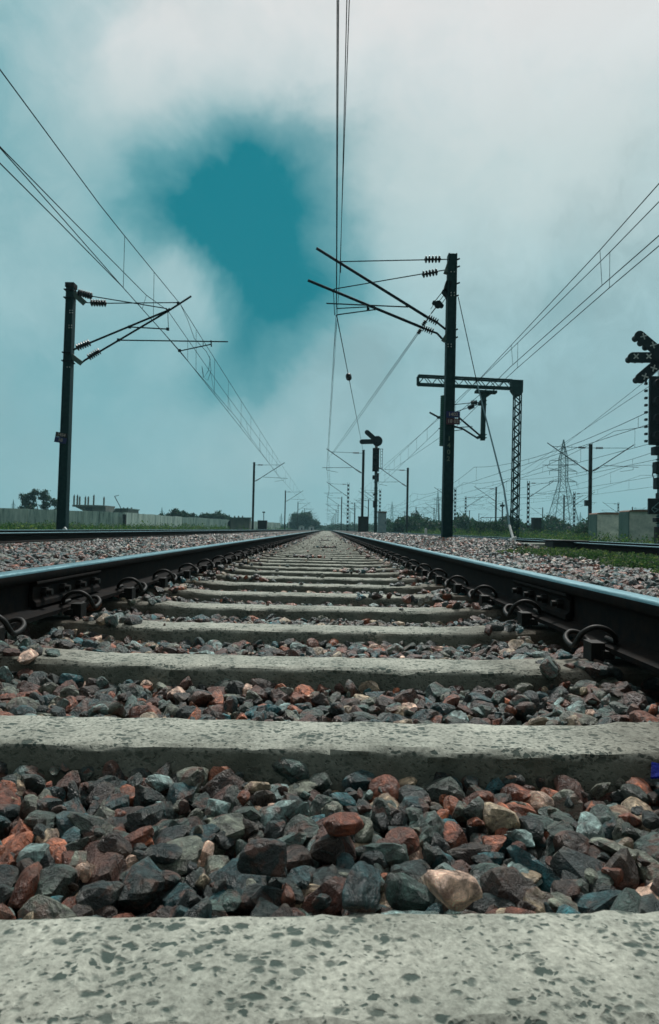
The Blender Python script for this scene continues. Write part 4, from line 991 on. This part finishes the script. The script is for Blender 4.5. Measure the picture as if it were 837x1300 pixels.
def ex2(bd):
    m = MB()
    for x, y, w, h in ((832, 573, .26, .26), (834, 594, .26, .36), (834, 614, .22, .36), (836, 632, .16, .3), (833, 660, .2, .14)): q = T2(x, y); m = MB(); m.box(q+Vector((0, -.1, 0)), (w, .26, h)); bd(m, 'lamp_unit', M['signal'], bevel=.02)
    for x, y in ((829, 592), (830.5, 612)): q = T2(x, y); m = MB(); m.tube(q+Vector((.1, -.25, 0)), q+Vector((.1, .05, 0)), .10, 12); bd(m, 'lamp_hood', M['signal'])
    m = MB(); m.path([T2(829.5, 596), T2(828.8, 603), T2(831, 609)], .016, 6); bd(m, 'cable', M['signal'])
    m = MB(); q = T2(827.5, 643); m.box(q+Vector((0, -.15, 0)), (.36, .12, .5)); bd(m, 'shunt_lamp_box', M['signal'], bevel=.02)
    m = MB(); c = q+Vector((.02, -.22, -.03)); 
    for a, b_ in (((-.13, -.06), (.10, .15)), ((-.13, -.06), (-.02, -.17)), ((-.1, .0), (.16, -.1)), ((.0, -.14), (.16, -.03))): m.bar(c+Vector((a[0], 0, a[1])), c+Vector((b_[0], 0, b_[1])), .022, .01)
    bd(m, 'lamp_bracket', M['signalpost'])
    m = MB()
    for k in range(12): q = T2(840.6-.02*k, 566+k*9); m.tube(q, q+Vector((0, 0, .03)), .175, 16)
    bd(m, 'clamp_band', M['mast'])
    m = MB(); q = T2(840, 685); m.tube((q.x, Y2, -.3), (q.x, Y2, T2(840, 669).z), .22, 14); m.box((q.x, Y2, -.2), (.6, .6, .2)); bd(m, 'post_base', M['black'])
    m = MB()
    for y in np.linspace(487, 560, 9): m.box(T2(820.5, y), (.07, .1, .07))
    m.tube(T2(820, 486), T2(822, 478), .03, 6); bd(m, 'latch', M['signal'])
junction_signal(Y2, T2, 'black junction signal cut by the right edge, three route arms with pale crosses', [((808.5, 429), (832, 449)), ((800, 456), (832, 456)), ((809.5, 482), (832, 463))], (842, 452), .42, (822, 479, 838.5, 566), ((842, 445), (840.5, 690), .15), M['signalpost'],
    [[(813, 429.5), (825, 440.6)], [(803.4, 454.8), (819.4, 454.8)], [(814.5, 480), (825.6, 469.6)]], .165, ex2)

# ------------------------------------------------------------------ cabinets
def cabinet(name, x0, x1, yt, Y, depth, label, mat, lidmat, side=None, zb=-.4, legs=0, group=None, slant=.0, curved=True):
    a, b_ = at(x0, yt, Y), at(x1, yt, Y); w = b_.x-a.x; zt = (a.z+b_.z)/2; base = Vector(((a.x+b_.x)/2, Y+depth/2, zb)); root = empty(name, base, label, 'cabinet', group)
    h = zt-zb; m = MB(); m.box((0, 0, h/2+legs/2-.03), (w-.05, depth-.05, h-legs-.06)); m.build('body', mat, root, bevel=.012)
    m = MB(); n = 10; P = [(w/2*math.cos(math.pi*i/n), h-.07+(.09 if curved else .05)*math.sin(math.pi*i/n)**.6) for i in range(n+1)]; P = P if curved else [(-w/2, h-.07), (-w/2, h-.01), (w/2, h-.01), (w/2, h-.07)]
    m.prism(P, -depth/2-.03, depth/2+.03); m.build('lid', lidmat, root)
    m = MB(); m.box((w*.02, -depth/2+.012, h/2-.04), (w*.82, .03, (h-legs)*.80)); d = m.build('door', mat, root, bevel=.006)
    m = MB(); m.box((w*.34, -depth/2-.02, h*.5), (.025, .04, .14)); m.build('handle', M['tube'], d)
    if legs:
        for sx in (-1, 1): m = MB(); m.box((sx*w*.4, 0, legs/2), (.08, depth*.8, legs)); m.build('leg', M['black'], root)
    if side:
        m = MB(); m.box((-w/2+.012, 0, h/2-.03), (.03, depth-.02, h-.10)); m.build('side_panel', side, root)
    return root
GC = 'pale weathered cabinets behind the right hand track'
c1 = cabinet('relay_cabinet', 759, 799, 651, 28, 1.0, 'weathered pale cabinet with rusty curved lid, left of the pair', M['cab'], M['cablid'], M['cabdark'], group=GC)
c2 = cabinet('relay_cabinet', 800, 845, 647.5, 25.5, 1.0, 'weathered pale cabinet partly behind the right signal post', M['cab'], M['cablid'], M['cabdark'], group=GC)
c1.rotation_euler = (0, 0, -.05); c2.rotation_euler = (0, 0, -.05)
cabinet('relay_cabinet', 480, 491.5, 649, 38, .5, 'slim pale blue cabinet right of the far junction signal post', M['cabblue'], M['cablid'], zb=.1, curved=False)
cabinet('equipment_cabinet', 455, 468.5, 655.5, 57, .8, 'dark box cabinet at the foot of the second main mast', M['black'], M['black'], zb=-.3, curved=False, legs=.25)
cabinet('equipment_cabinet', 327, 339, 660.5, 70, .8, 'dark box cabinet right of the second left mast', M['black'], M['black'], zb=-.4, curved=False)
cabinet('equipment_cabinet', 677, 688.5, 657, 72, .8, 'dark brown box cabinet on a stand left of the pylon', M['mast_rust'], M['black'], zb=-.3, curved=False, legs=.3)
for px, lab in ((383, 'tiny white hut below the dense dark tree, left one'), (395.5, 'tiny white hut below the dense dark tree, right one')):
    p = gp(px, 180, -.3); r0 = empty('white_hut', p, lab, 'hut'); m = MB(); m.box((0, 0, .6), (1.4, 1.6, 1.2)); m.build('wall', M['white'], r0); m = MB(); m.prism([(-.85, 1.2), (.85, 1.2), (0, 1.55)], -.9, .9); m.build('roof', M['slab'], r0)
    m = MB(); m.box((.1, -.81, .45), (.4, .02, .9)); m.build('door', M['gap'], r0)
for px, py, Y, h, lab in ((366.8, 656, 120, 2.0, 'short white post at the foot of the third left mast'), (541, 672, 30, .35, 'tiny white marker post by the right hand rail'), (18.5, 674, 26, .35, 'tiny white marker post beside the far left rail'), (82.5, 671.5, 20.2, .55, 'small pale marker at the foot of the left mast')):
    p = gp(px, Y, at(px, py, Y).z-h); m = MB(); m.box((0, 0, h/2), (.10, .10, h)); m.prism([(-.05, h), (.05, h), (0, h+.06)], -.05, .05); o = m.build('marker_post', M['white']); o.location = p; tag(o, lab, 'post')
# handrail frame and lamp post left of the lattice post
p = gp(625, 66, -.35); r0 = empty('railing', p, 'thin bare railing frame behind the feathery bush', 'railing'); a0_, a1_ = at(611, 657, 66)-p, at(648, 657, 66)-p
m = MB(); m.tube(a0_, a1_, .03, 6); m.build('top_rail', M['tube'], r0)
for t in (0, .33, .66, 1): q = a0_.lerp(a1_, t); m = MB(); m.tube((q.x, q.y, 0), q, .03, 6); m.build('post', M['tube'], r0)
def lamp_post(px, py, Y, lab, tilt=0):
    p = gp(px, Y, -.3); t = at(px, py, Y)-p; r0 = empty('lamp_post', p, lab, 'lamp post'); m = MB(); m.tube((0, 0, 0), (t.x+tilt*.6, 0, t.z), .07, 8); m.build('pole', M['tube'], r0)
    m = MB(); m.box((t.x+tilt*.6, 0, t.z+.1), (.5, .3, .25)); m.build('lamp', M['tube'], r0)
lamp_post(638, 643, 80, 'short lamp post behind the feathery bush'); lamp_post(335, 651, 130, 'distant lamp post above the dark box cabinet')

# ------------------------------------------------------------------ boundary wall
wp = [(-140, 641, 60), (0, 645.3, 67), (70, 647.2, 70), (140, 650, 75), (158, 650.8, 77), (231, 656.3, 105), (300, 660.2, 128), (356, 664, 175)]
P = [at(x, y, Y) for x, y, Y in wp]; base = Vector((P[0].x, P[0].y, -.4)); wr = empty('boundary_wall', base, 'long weathered grey concrete boundary wall on the left behind the weeds', 'wall')
def wallseg(a, b_, th=.15):
    t = Vector((b_.x-a.x, b_.y-a.y, 0)).normalized(); n = Vector((-t.y, t.x, 0))*th/2; vs = []
    for q, zt in ((a, a.z), (b_, b_.z)):
        for s in (-1, 1):
            for z in (-.4, zt): vs.append(Vector((q.x, q.y, z))+n*s-base)
    m = MB(); m.add(vs, [(0, 1, 3, 2), (4, 6, 7, 5), (0, 4, 5, 1), (2, 3, 7, 6), (0, 2, 6, 4), (1, 5, 7, 3)]); return m
m = MB(); pcount = 0; posts = []
for a, b_ in zip(P[:-1], P[1:]):
    L = (b_-a).length; n = max(1, int(L/2.4))
    for i in range(n):
        s = wallseg(a.lerp(b_, i/n), a.lerp(b_, (i+.985)/n)); q0 = a.lerp(b_, i/n); dz = random.uniform(-.04, .05)
        s.v = [(v[0], v[1], v[2]+(dz if v[2] > .3 else 0)) for v in s.v]; m.add([Vector(v) for v in s.v], s.f)
        posts.append(q0)
m.build('panels', M['wall'], wr)
for q in posts[::1][:90]: s = MB(); s.box(Vector((q.x, q.y, (q.z-.4)/2+.02))-base, (.2, .24, q.z+.4)); s.build('post', M['wall'], wr)
q = at(159, 651, 76.5); s = MB(); s.box(Vector((q.x, q.y-.2, .55))-base, (.35, .3, 1.9)); s.build('pier', M['gap'], wr)

# ------------------------------------------------------------------ far buildings at left
def bldg():
    Y = 125; p = gp(120, Y, -.3); r0 = empty('unfinished_building', p, 'unfinished concrete roof slab with bare column starters above the wall', 'building'); q = lambda x, y: at(x, y, Y)-p
    m = MB(); a, b_, c, d, e, f = q(99.5, 641.5), q(124, 641.8), q(140, 642.3), q(140, 652), q(112, 650.8), q(104, 644)
    m.prism([(v.x, v.z) for v in (a, b_, c, q(140, 643.8), q(99.5, 643.8))], -3, 3); m.build('roof_slab', M['bldg'], r0)
    m = MB(); m.prism([(v.x, v.z) for v in (q(124, 644), q(140, 644), q(140, 675), q(124, 675))], -2.6, 2.6); m.build('wall', M['bldg'], r0)
    m = MB(); m.prism([(v.x, v.z) for v in (q(101, 644), q(123.8, 644), q(123.8, 675), q(116, 675), q(115.5, 651))], -2.2, 2.6); m.build('soffit', M['bldg'], r0)
    m = MB(); m.prism([(v.x, v.z) for v in (q(113, 645.3), q(122.5, 645.3), q(122.5, 649.8), q(116, 649.8))], -2.28, -2.2); m.build('opening', M['gap'], r0)
    for x, yt in ((100.5, 630), (104.6, 630), (107.5, 631.5), (114.6, 632), (118.2, 632), (125, 630), (137.7, 632.5)):
        m = MB(); s, t = q(x, 642), q(x, yt); m.box(((s.x+t.x)/2, -2.5, (s.z+t.z)/2), (.24, .24, t.z-s.z)); m.box((s.x, -2.5, t.z+.05), (.1, .1, .3)); m.build('column', M['bldg'], r0)
bldg()
def shed(x0, x1, yt, Y, lab, w=3):
    p = gp((x0+x1)/2, Y, -.3); r0 = empty('shed', p, lab, 'shed'); q = lambda x, y: at(x, y, Y)-p; m = MB(); m.prism([(v.x, v.z) for v in (q(x0+4, yt+1.5), q(x1, yt+1.5), q(x1, 680), q(x0+4, 680))], -w, w); m.build('wall', M['bldg'], r0)
    m = MB(); m.prism([(v.x, v.z) for v in (q(x0+4, yt+1.4), q(x1+1, yt+1.4), q(x1+1, yt), q(x0+6, yt))], -w-.2, w+.2); m.build('roof', M['cabdark'], r0)
    m = MB(); m.prism([(v.x, v.z) for v in (q(x0, yt+6.5), q(x0+3.8, yt+1.6), q(x0+3.8, 680), q(x0, 680))], -w+.2, w-.2); m.build('lean_to', M['gap'], r0)
    for x in (x0+8, x0+13, x0+18): 
        if x < x1: m = MB(); a = q(x, yt); m.box((a.x, 0, a.z+.12), (.2, .2, .24)); m.build('roof_stub', M['bldg'], r0)
shed(149, 169.5, 646, 110, 'small concrete shed behind the wall with a leaning pole beside it')
shed(255, 266, 652.5, 135, 'tiny low shed among the bushes behind the wall', 1.5)
shed(290, 318, 657, 100, 'low flat roofed shelter beside the end of the wall', 1)
p = gp(153, 106, -.3); m = MB(); a, b_, c = at(153.5, 645, 106)-p, at(145.5, 630, 106)-p, at(151, 628.8, 106)-p; m.path([(a.x+.3, 0, 0), a, b_], .06, 6); m.path([b_, c], .05, 6); o = m.build('leaning_pole', M['tube']); o.location = p; tag(o, 'thin leaning pole with a short arm above the wall', 'pole')

# ------------------------------------------------------------------ pylons
def pylon_mesh(hh, wb):
    m = MB(); lv = [0, .18, .34, .46, .57, .66, .73, .80, .87, .93, 1.0]
    def hw(t):
        if t < .57: return wb/2*(1-t/.57)+.085*wb*1.35*(t/.57)
        return max(.085*wb*1.35*(1-(t-.80)/.2*1.) if t > .80 else .085*wb*1.35, .05)
    for a, b_ in zip(lv[:-1], lv[1:]):
        za, zb, wa, wb_ = a*hh, b_*hh, hw(a), hw(b_)
        ca = [(-wa, -wa), (wa, -wa), (wa, wa), (-wa, wa)]; cb = [(-wb_, -wb_), (wb_, -wb_), (wb_, wb_), (-wb_, wb_)]
        for i in range(4):
            j = (i+1) % 4; A_ = Vector((*ca[i], za)); B_ = Vector((*cb[i], zb)); A2 = Vector((*ca[j], za)); B2 = Vector((*cb[j], zb))
            m.tube(A_, B_, .11, 4); m.tube(A_, B2, .05, 4); m.tube(A2, B_, .05, 4); m.tube(B_, B2, .05, 4)
            if a < .4: m.tube((A_+A2)/2, A_.lerp(B_, .5), .04, 4); m.tube((A_+A2)/2, A2.lerp(B2, .5), .04, 4)
    return m, hw
def pylon(px, py, Y, label, wpx, first=None):
    p = gp(px, Y, -.3); hh = at(px, py, Y).z-p.z; wb = wpx/F*Y
    root = empty('pylon', p, label, 'pylon', 'electricity pylons'); m, hw = pylon_mesh(hh, wb); m.build('tower', M['pylon'], root)
    for z in (.785, .68, .57):
        L = wb*.46
        for s in (-1, 1):
            m = MB()
            for d in (-1, 1): m.tube((s*hw(z), d*hw(z), z*hh), (s*L, 0, z*hh-.2), .06, 4); m.tube((s*hw(z), d*hw(z), z*hh+.03*hh), (s*L, 0, z*hh-.2), .05, 4)
            m.tube((s*L, 0, z*hh-.2), (s*L, 0, z*hh-1.4), .07, 5)
            m.build('crossarm', M['pylon'], root)
    return root
pylon(714.5, 558, 200, 'large lattice pylon with three crossarms on the right', 38)
pylon(555.5, 623, 420, 'faint lattice pylon just left of the tall front mast', 10)
pylon(497.5, 637, 520, 'small faint pylon right of the pale blue cabinet', 9)
pylon(529, 648, 640, 'tiny faint pylon between the third right mast and tall front mast', 7)
pylon(737, 650, 600, 'tiny faint pylon right of the large pylon', 6)
pylon(205, 644, 520, 'tiny faint pylon above the wall left of the bushes', 5)
pylon(16, 634, 480, 'tiny faint pylon above the wall at far left', 6)
pylon(357, 652, 560, 'tiny faint pylon left of the dense dark tree', 5)

# ------------------------------------------------------------------ sky, sun, haze
EL, AZ = R(54), R(14)         # sun ahead of the camera, a little to the right
w = bpy.data.worlds.new('World'); scene.world = w; w.use_nodes = True; nt = w.node_tree; nt.nodes.clear()
out = N(nt, 'ShaderNodeOutputWorld'); bg = N(nt, 'ShaderNodeBackground'); bg.inputs['Strength'].default_value = .1; nt.links.new(bg.outputs[0], out.inputs[0])
sky = N(nt, 'ShaderNodeTexSky', sky_type='NISHITA', sun_disc=False); sky.sun_elevation = EL; sky.sun_rotation = AZ
tc = N(nt, 'ShaderNodeTexCoord'); D0 = tc.outputs['Generated']
nz = noise(nt, D0, 3.6, 5, .6, .4)
wv = N(nt, 'ShaderNodeVectorMath', operation='MULTIPLY_ADD'); sub = N(nt, 'ShaderNodeVectorMath', operation='SUBTRACT'); nt.links.new(nz.outputs['Color'], sub.inputs[0]); sub.inputs[1].default_value = (.5, .5, .5)
nt.links.new(sub.outputs[0], wv.inputs[0]); wv.inputs[1].default_value = (.20, .20, .20); nt.links.new(D0, wv.inputs[2])
nrm = N(nt, 'ShaderNodeVectorMath', operation='NORMALIZE'); nt.links.new(wv.outputs[0], nrm.inputs[0]); DW = nrm.outputs[0]
def blob(px, py, sig, amp=1.0, src=None):
    d = ray(px, py).normalized(); dt = N(nt, 'ShaderNodeVectorMath', operation='DOT_PRODUCT'); nt.links.new(src or DW, dt.inputs[0]); dt.inputs[1].default_value = d
    return math_n(nt, 'MULTIPLY', math_n(nt, 'POWER', math_n(nt, 'MAXIMUM', dt.outputs['Value'], 0.0001), 1/(sig/F)**2), amp)
def total(bl):
    a = bl[0]
    for b_ in bl[1:]: a = math_n(nt, 'ADD', a, b_)
    return a
sepn = N(nt, 'ShaderNodeSeparateXYZ'); nt.links.new(D0, sepn.inputs[0])
# cloud colour by elevation
el = N(nt, 'ShaderNodeMapRange'); nt.links.new(sepn.outputs[2], el.inputs[0]); el.inputs[1].default_value = 0; el.inputs[2].default_value = 1.0
cr = ramp(nt, [(0, (.30, .475, .515)), (.12, (.305, .485, .525)), (.26, (.32, .51, .55)), (.38, (.38, .56, .59)), (.47, (.46, .62, .64)), (.58, (.60, .71, .72)), (.68, (.74, .76, .76)), (1, (.90, .86, .85))]); nt.links.new(el.outputs[0], cr.inputs[0])
# fractal billows
n6 = noise(nt, D0, 6, 6, .62, .3)
n1 = noise(nt, D0, 3.0, 5, .60, .5); r1_ = ramp(nt, [(.30, .86), (.5, 1.0), (.70, 1.12)]); nt.links.new(n1.outputs[0], r1_.inputs[0])
n5 = noise(nt, DW, 8.5, 6, .62, .4); r5 = ramp(nt, [(.34, .86), (.66, 1.12)]); nt.links.new(n5.outputs[0], r5.inputs[0])
amt = N(nt, 'ShaderNodeMapRange'); nt.links.new(sepn.outputs[2], amt.inputs[0]); amt.inputs[1].default_value = .02; amt.inputs[2].default_value = .35; amt.inputs[3].default_value = .12; amt.inputs[4].default_value = 1.0
c = mix(nt, amt.outputs[0], cr.outputs[0], mix(nt, 1., cr.outputs[0], r1_.outputs[0], 'MULTIPLY'))
c = mix(nt, amt.outputs[0], c, mix(nt, 1., c, r5.outputs[0], 'MULTIPLY'))
def nz_add(v, scale, amp, det=9, src=None):
    n = n5 if scale > 6.8 else n6; return math_n(nt, 'ADD', v, math_n(nt, 'MULTIPLY', math_n(nt, 'SUBTRACT', n.outputs[0], .5), amp))
teal = total([blob(10, 150, 60, .35), blob(0, 20, 110, .55), blob(90, 310, 70, .30), blob(20, 470, 70, .35), blob(150, 235, 60, .5), blob(215, 130, 50, .40), blob(40, 250, 60, .35), blob(80, 440, 50, .3), blob(230, 470, 60, .35), blob(120, 560, 80, .2), blob(560, 200, 60, .2), blob(30, 600, 70, .2), blob(120, 30, 70, .3)])
teal = nz_add(teal, 6, 1.0); rt = ramp(nt, [(.0, 0), (.9, .80)]); nt.links.new(teal, rt.inputs[0]); c = mix(nt, rt.outputs[0], c, (.17, .41, .46))
pale = total([blob(195, 65, 42, .75), blob(150, 130, 60, .45), blob(230, 335, 40, .65), blob(60, 370, 60, .35), blob(60, 210, 55, .25), blob(505, 265, 45, .35), blob(340, 40, 80, .6), blob(480, 30, 100, .7), blob(620, 70, 120, .6), blob(760, 60, 120, .6), blob(700, 180, 130, .25), blob(350, 520, 120, .25)])
pale = nz_add(pale, 7, .8); rp = ramp(nt, [(.10, 0), (1.0, .85)]); nt.links.new(pale, rp.inputs[0])
pc = ramp(nt, [(.25, (.44, .60, .62)), (.48, (.60, .69, .69)), (.58, (.74, .76, .76)), (.66, (.80, .77, .76))]); nt.links.new(el.outputs[0], pc.inputs[0]); c = mix(nt, rp.outputs[0], c, pc.outputs[0])
# opening in the cloud: one continuous depth value
gap = total([blob(290, 285, 62, .56), blob(345, 330, 62, .52), blob(350, 410, 50, .56), blob(208, 292, 52, .62), blob(265, 300, 42, .32), blob(310, 470, 38, .44), blob(405, 275, 62, .38), blob(430, 350, 55, .28), blob(320, 225, 60, .16), blob(450, 225, 55, .18), blob(165, 285, 40, .15), blob(250, 500, 50, .30)])
gap = math_n(nt, 'SUBTRACT', gap, blob(225, 375, 38, .48)); gap = math_n(nt, 'MULTIPLY', gap, .74)
gap = math_n(nt, 'ADD', gap, total([blob(330, 330, 130, .16), blob(430, 230, 80, .10)]))
gap = nz_add(nz_add(gap, 6, .42), 9, .42)
rg = ramp(nt, [(.03, 0), (.25, .22), (.55, .72), (.95, 1.0)]); nt.links.new(gap, rg.inputs[0])
gc_ = ramp(nt, [(.15, (.13, .38, .43)), (.5, (.035, .27, .325)), (1.0, (.0, .19, .245))]); nt.links.new(gap, gc_.inputs[0])
c = mix(nt, rg.outputs[0], c, gc_.outputs[0])
# unseen sky behind the camera, dimmed to deepen shade on camera-facing faces
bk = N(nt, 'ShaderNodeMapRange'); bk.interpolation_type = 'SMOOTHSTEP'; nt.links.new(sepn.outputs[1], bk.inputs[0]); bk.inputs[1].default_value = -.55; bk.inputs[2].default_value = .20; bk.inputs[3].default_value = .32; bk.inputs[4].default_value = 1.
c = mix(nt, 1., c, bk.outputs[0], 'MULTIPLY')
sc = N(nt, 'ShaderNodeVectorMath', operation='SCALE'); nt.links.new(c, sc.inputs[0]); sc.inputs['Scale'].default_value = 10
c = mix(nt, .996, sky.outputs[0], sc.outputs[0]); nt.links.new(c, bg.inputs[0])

sd = bpy.data.lights.new('sun', 'SUN'); sd.energy = 3.2; sd.angle = R(7); sd.color = (1, .98, .93); so = bpy.data.objects.new('sun', sd); COL.objects.link(so)
dirv = Vector((math.sin(AZ)*math.cos(EL), math.cos(AZ)*math.cos(EL), math.sin(EL))); so.rotation_euler = dirv.to_track_quat('Z', 'Y').to_euler()

m = MB(); m.box((0, 480, 24), (900, 1000, 51)); hz = m.build('haze', None); hz.data.materials.clear()
hm = bpy.data.materials.new('haze'); hm.use_nodes = True; hn = hm.node_tree; hn.nodes.clear(); ho = N(hn, 'ShaderNodeOutputMaterial'); pv = N(hn, 'ShaderNodeVolumePrincipled')
pv.inputs['Color'].default_value = (.42, .82, .90, 1); pv.inputs['Density'].default_value = .00055; pv.inputs['Anisotropy'].default_value = .2; hn.links.new(pv.outputs[0], ho.inputs['Volume']); hz.data.materials.append(hm)
tag(hz, kind='stuff'); hz['label'] = 'pale blue haze over the far railway and horizon'; hz['category'] = 'haze'

scene.render.engine = 'CYCLES'
vs = scene.view_settings; vs.view_transform = 'Standard'; vs.look = 'None'; vs.exposure = 0; vs.gamma = 1
scene.cycles.volume_bounces = 0; scene.cycles.max_bounces = 6; scene.cycles.use_denoising = True
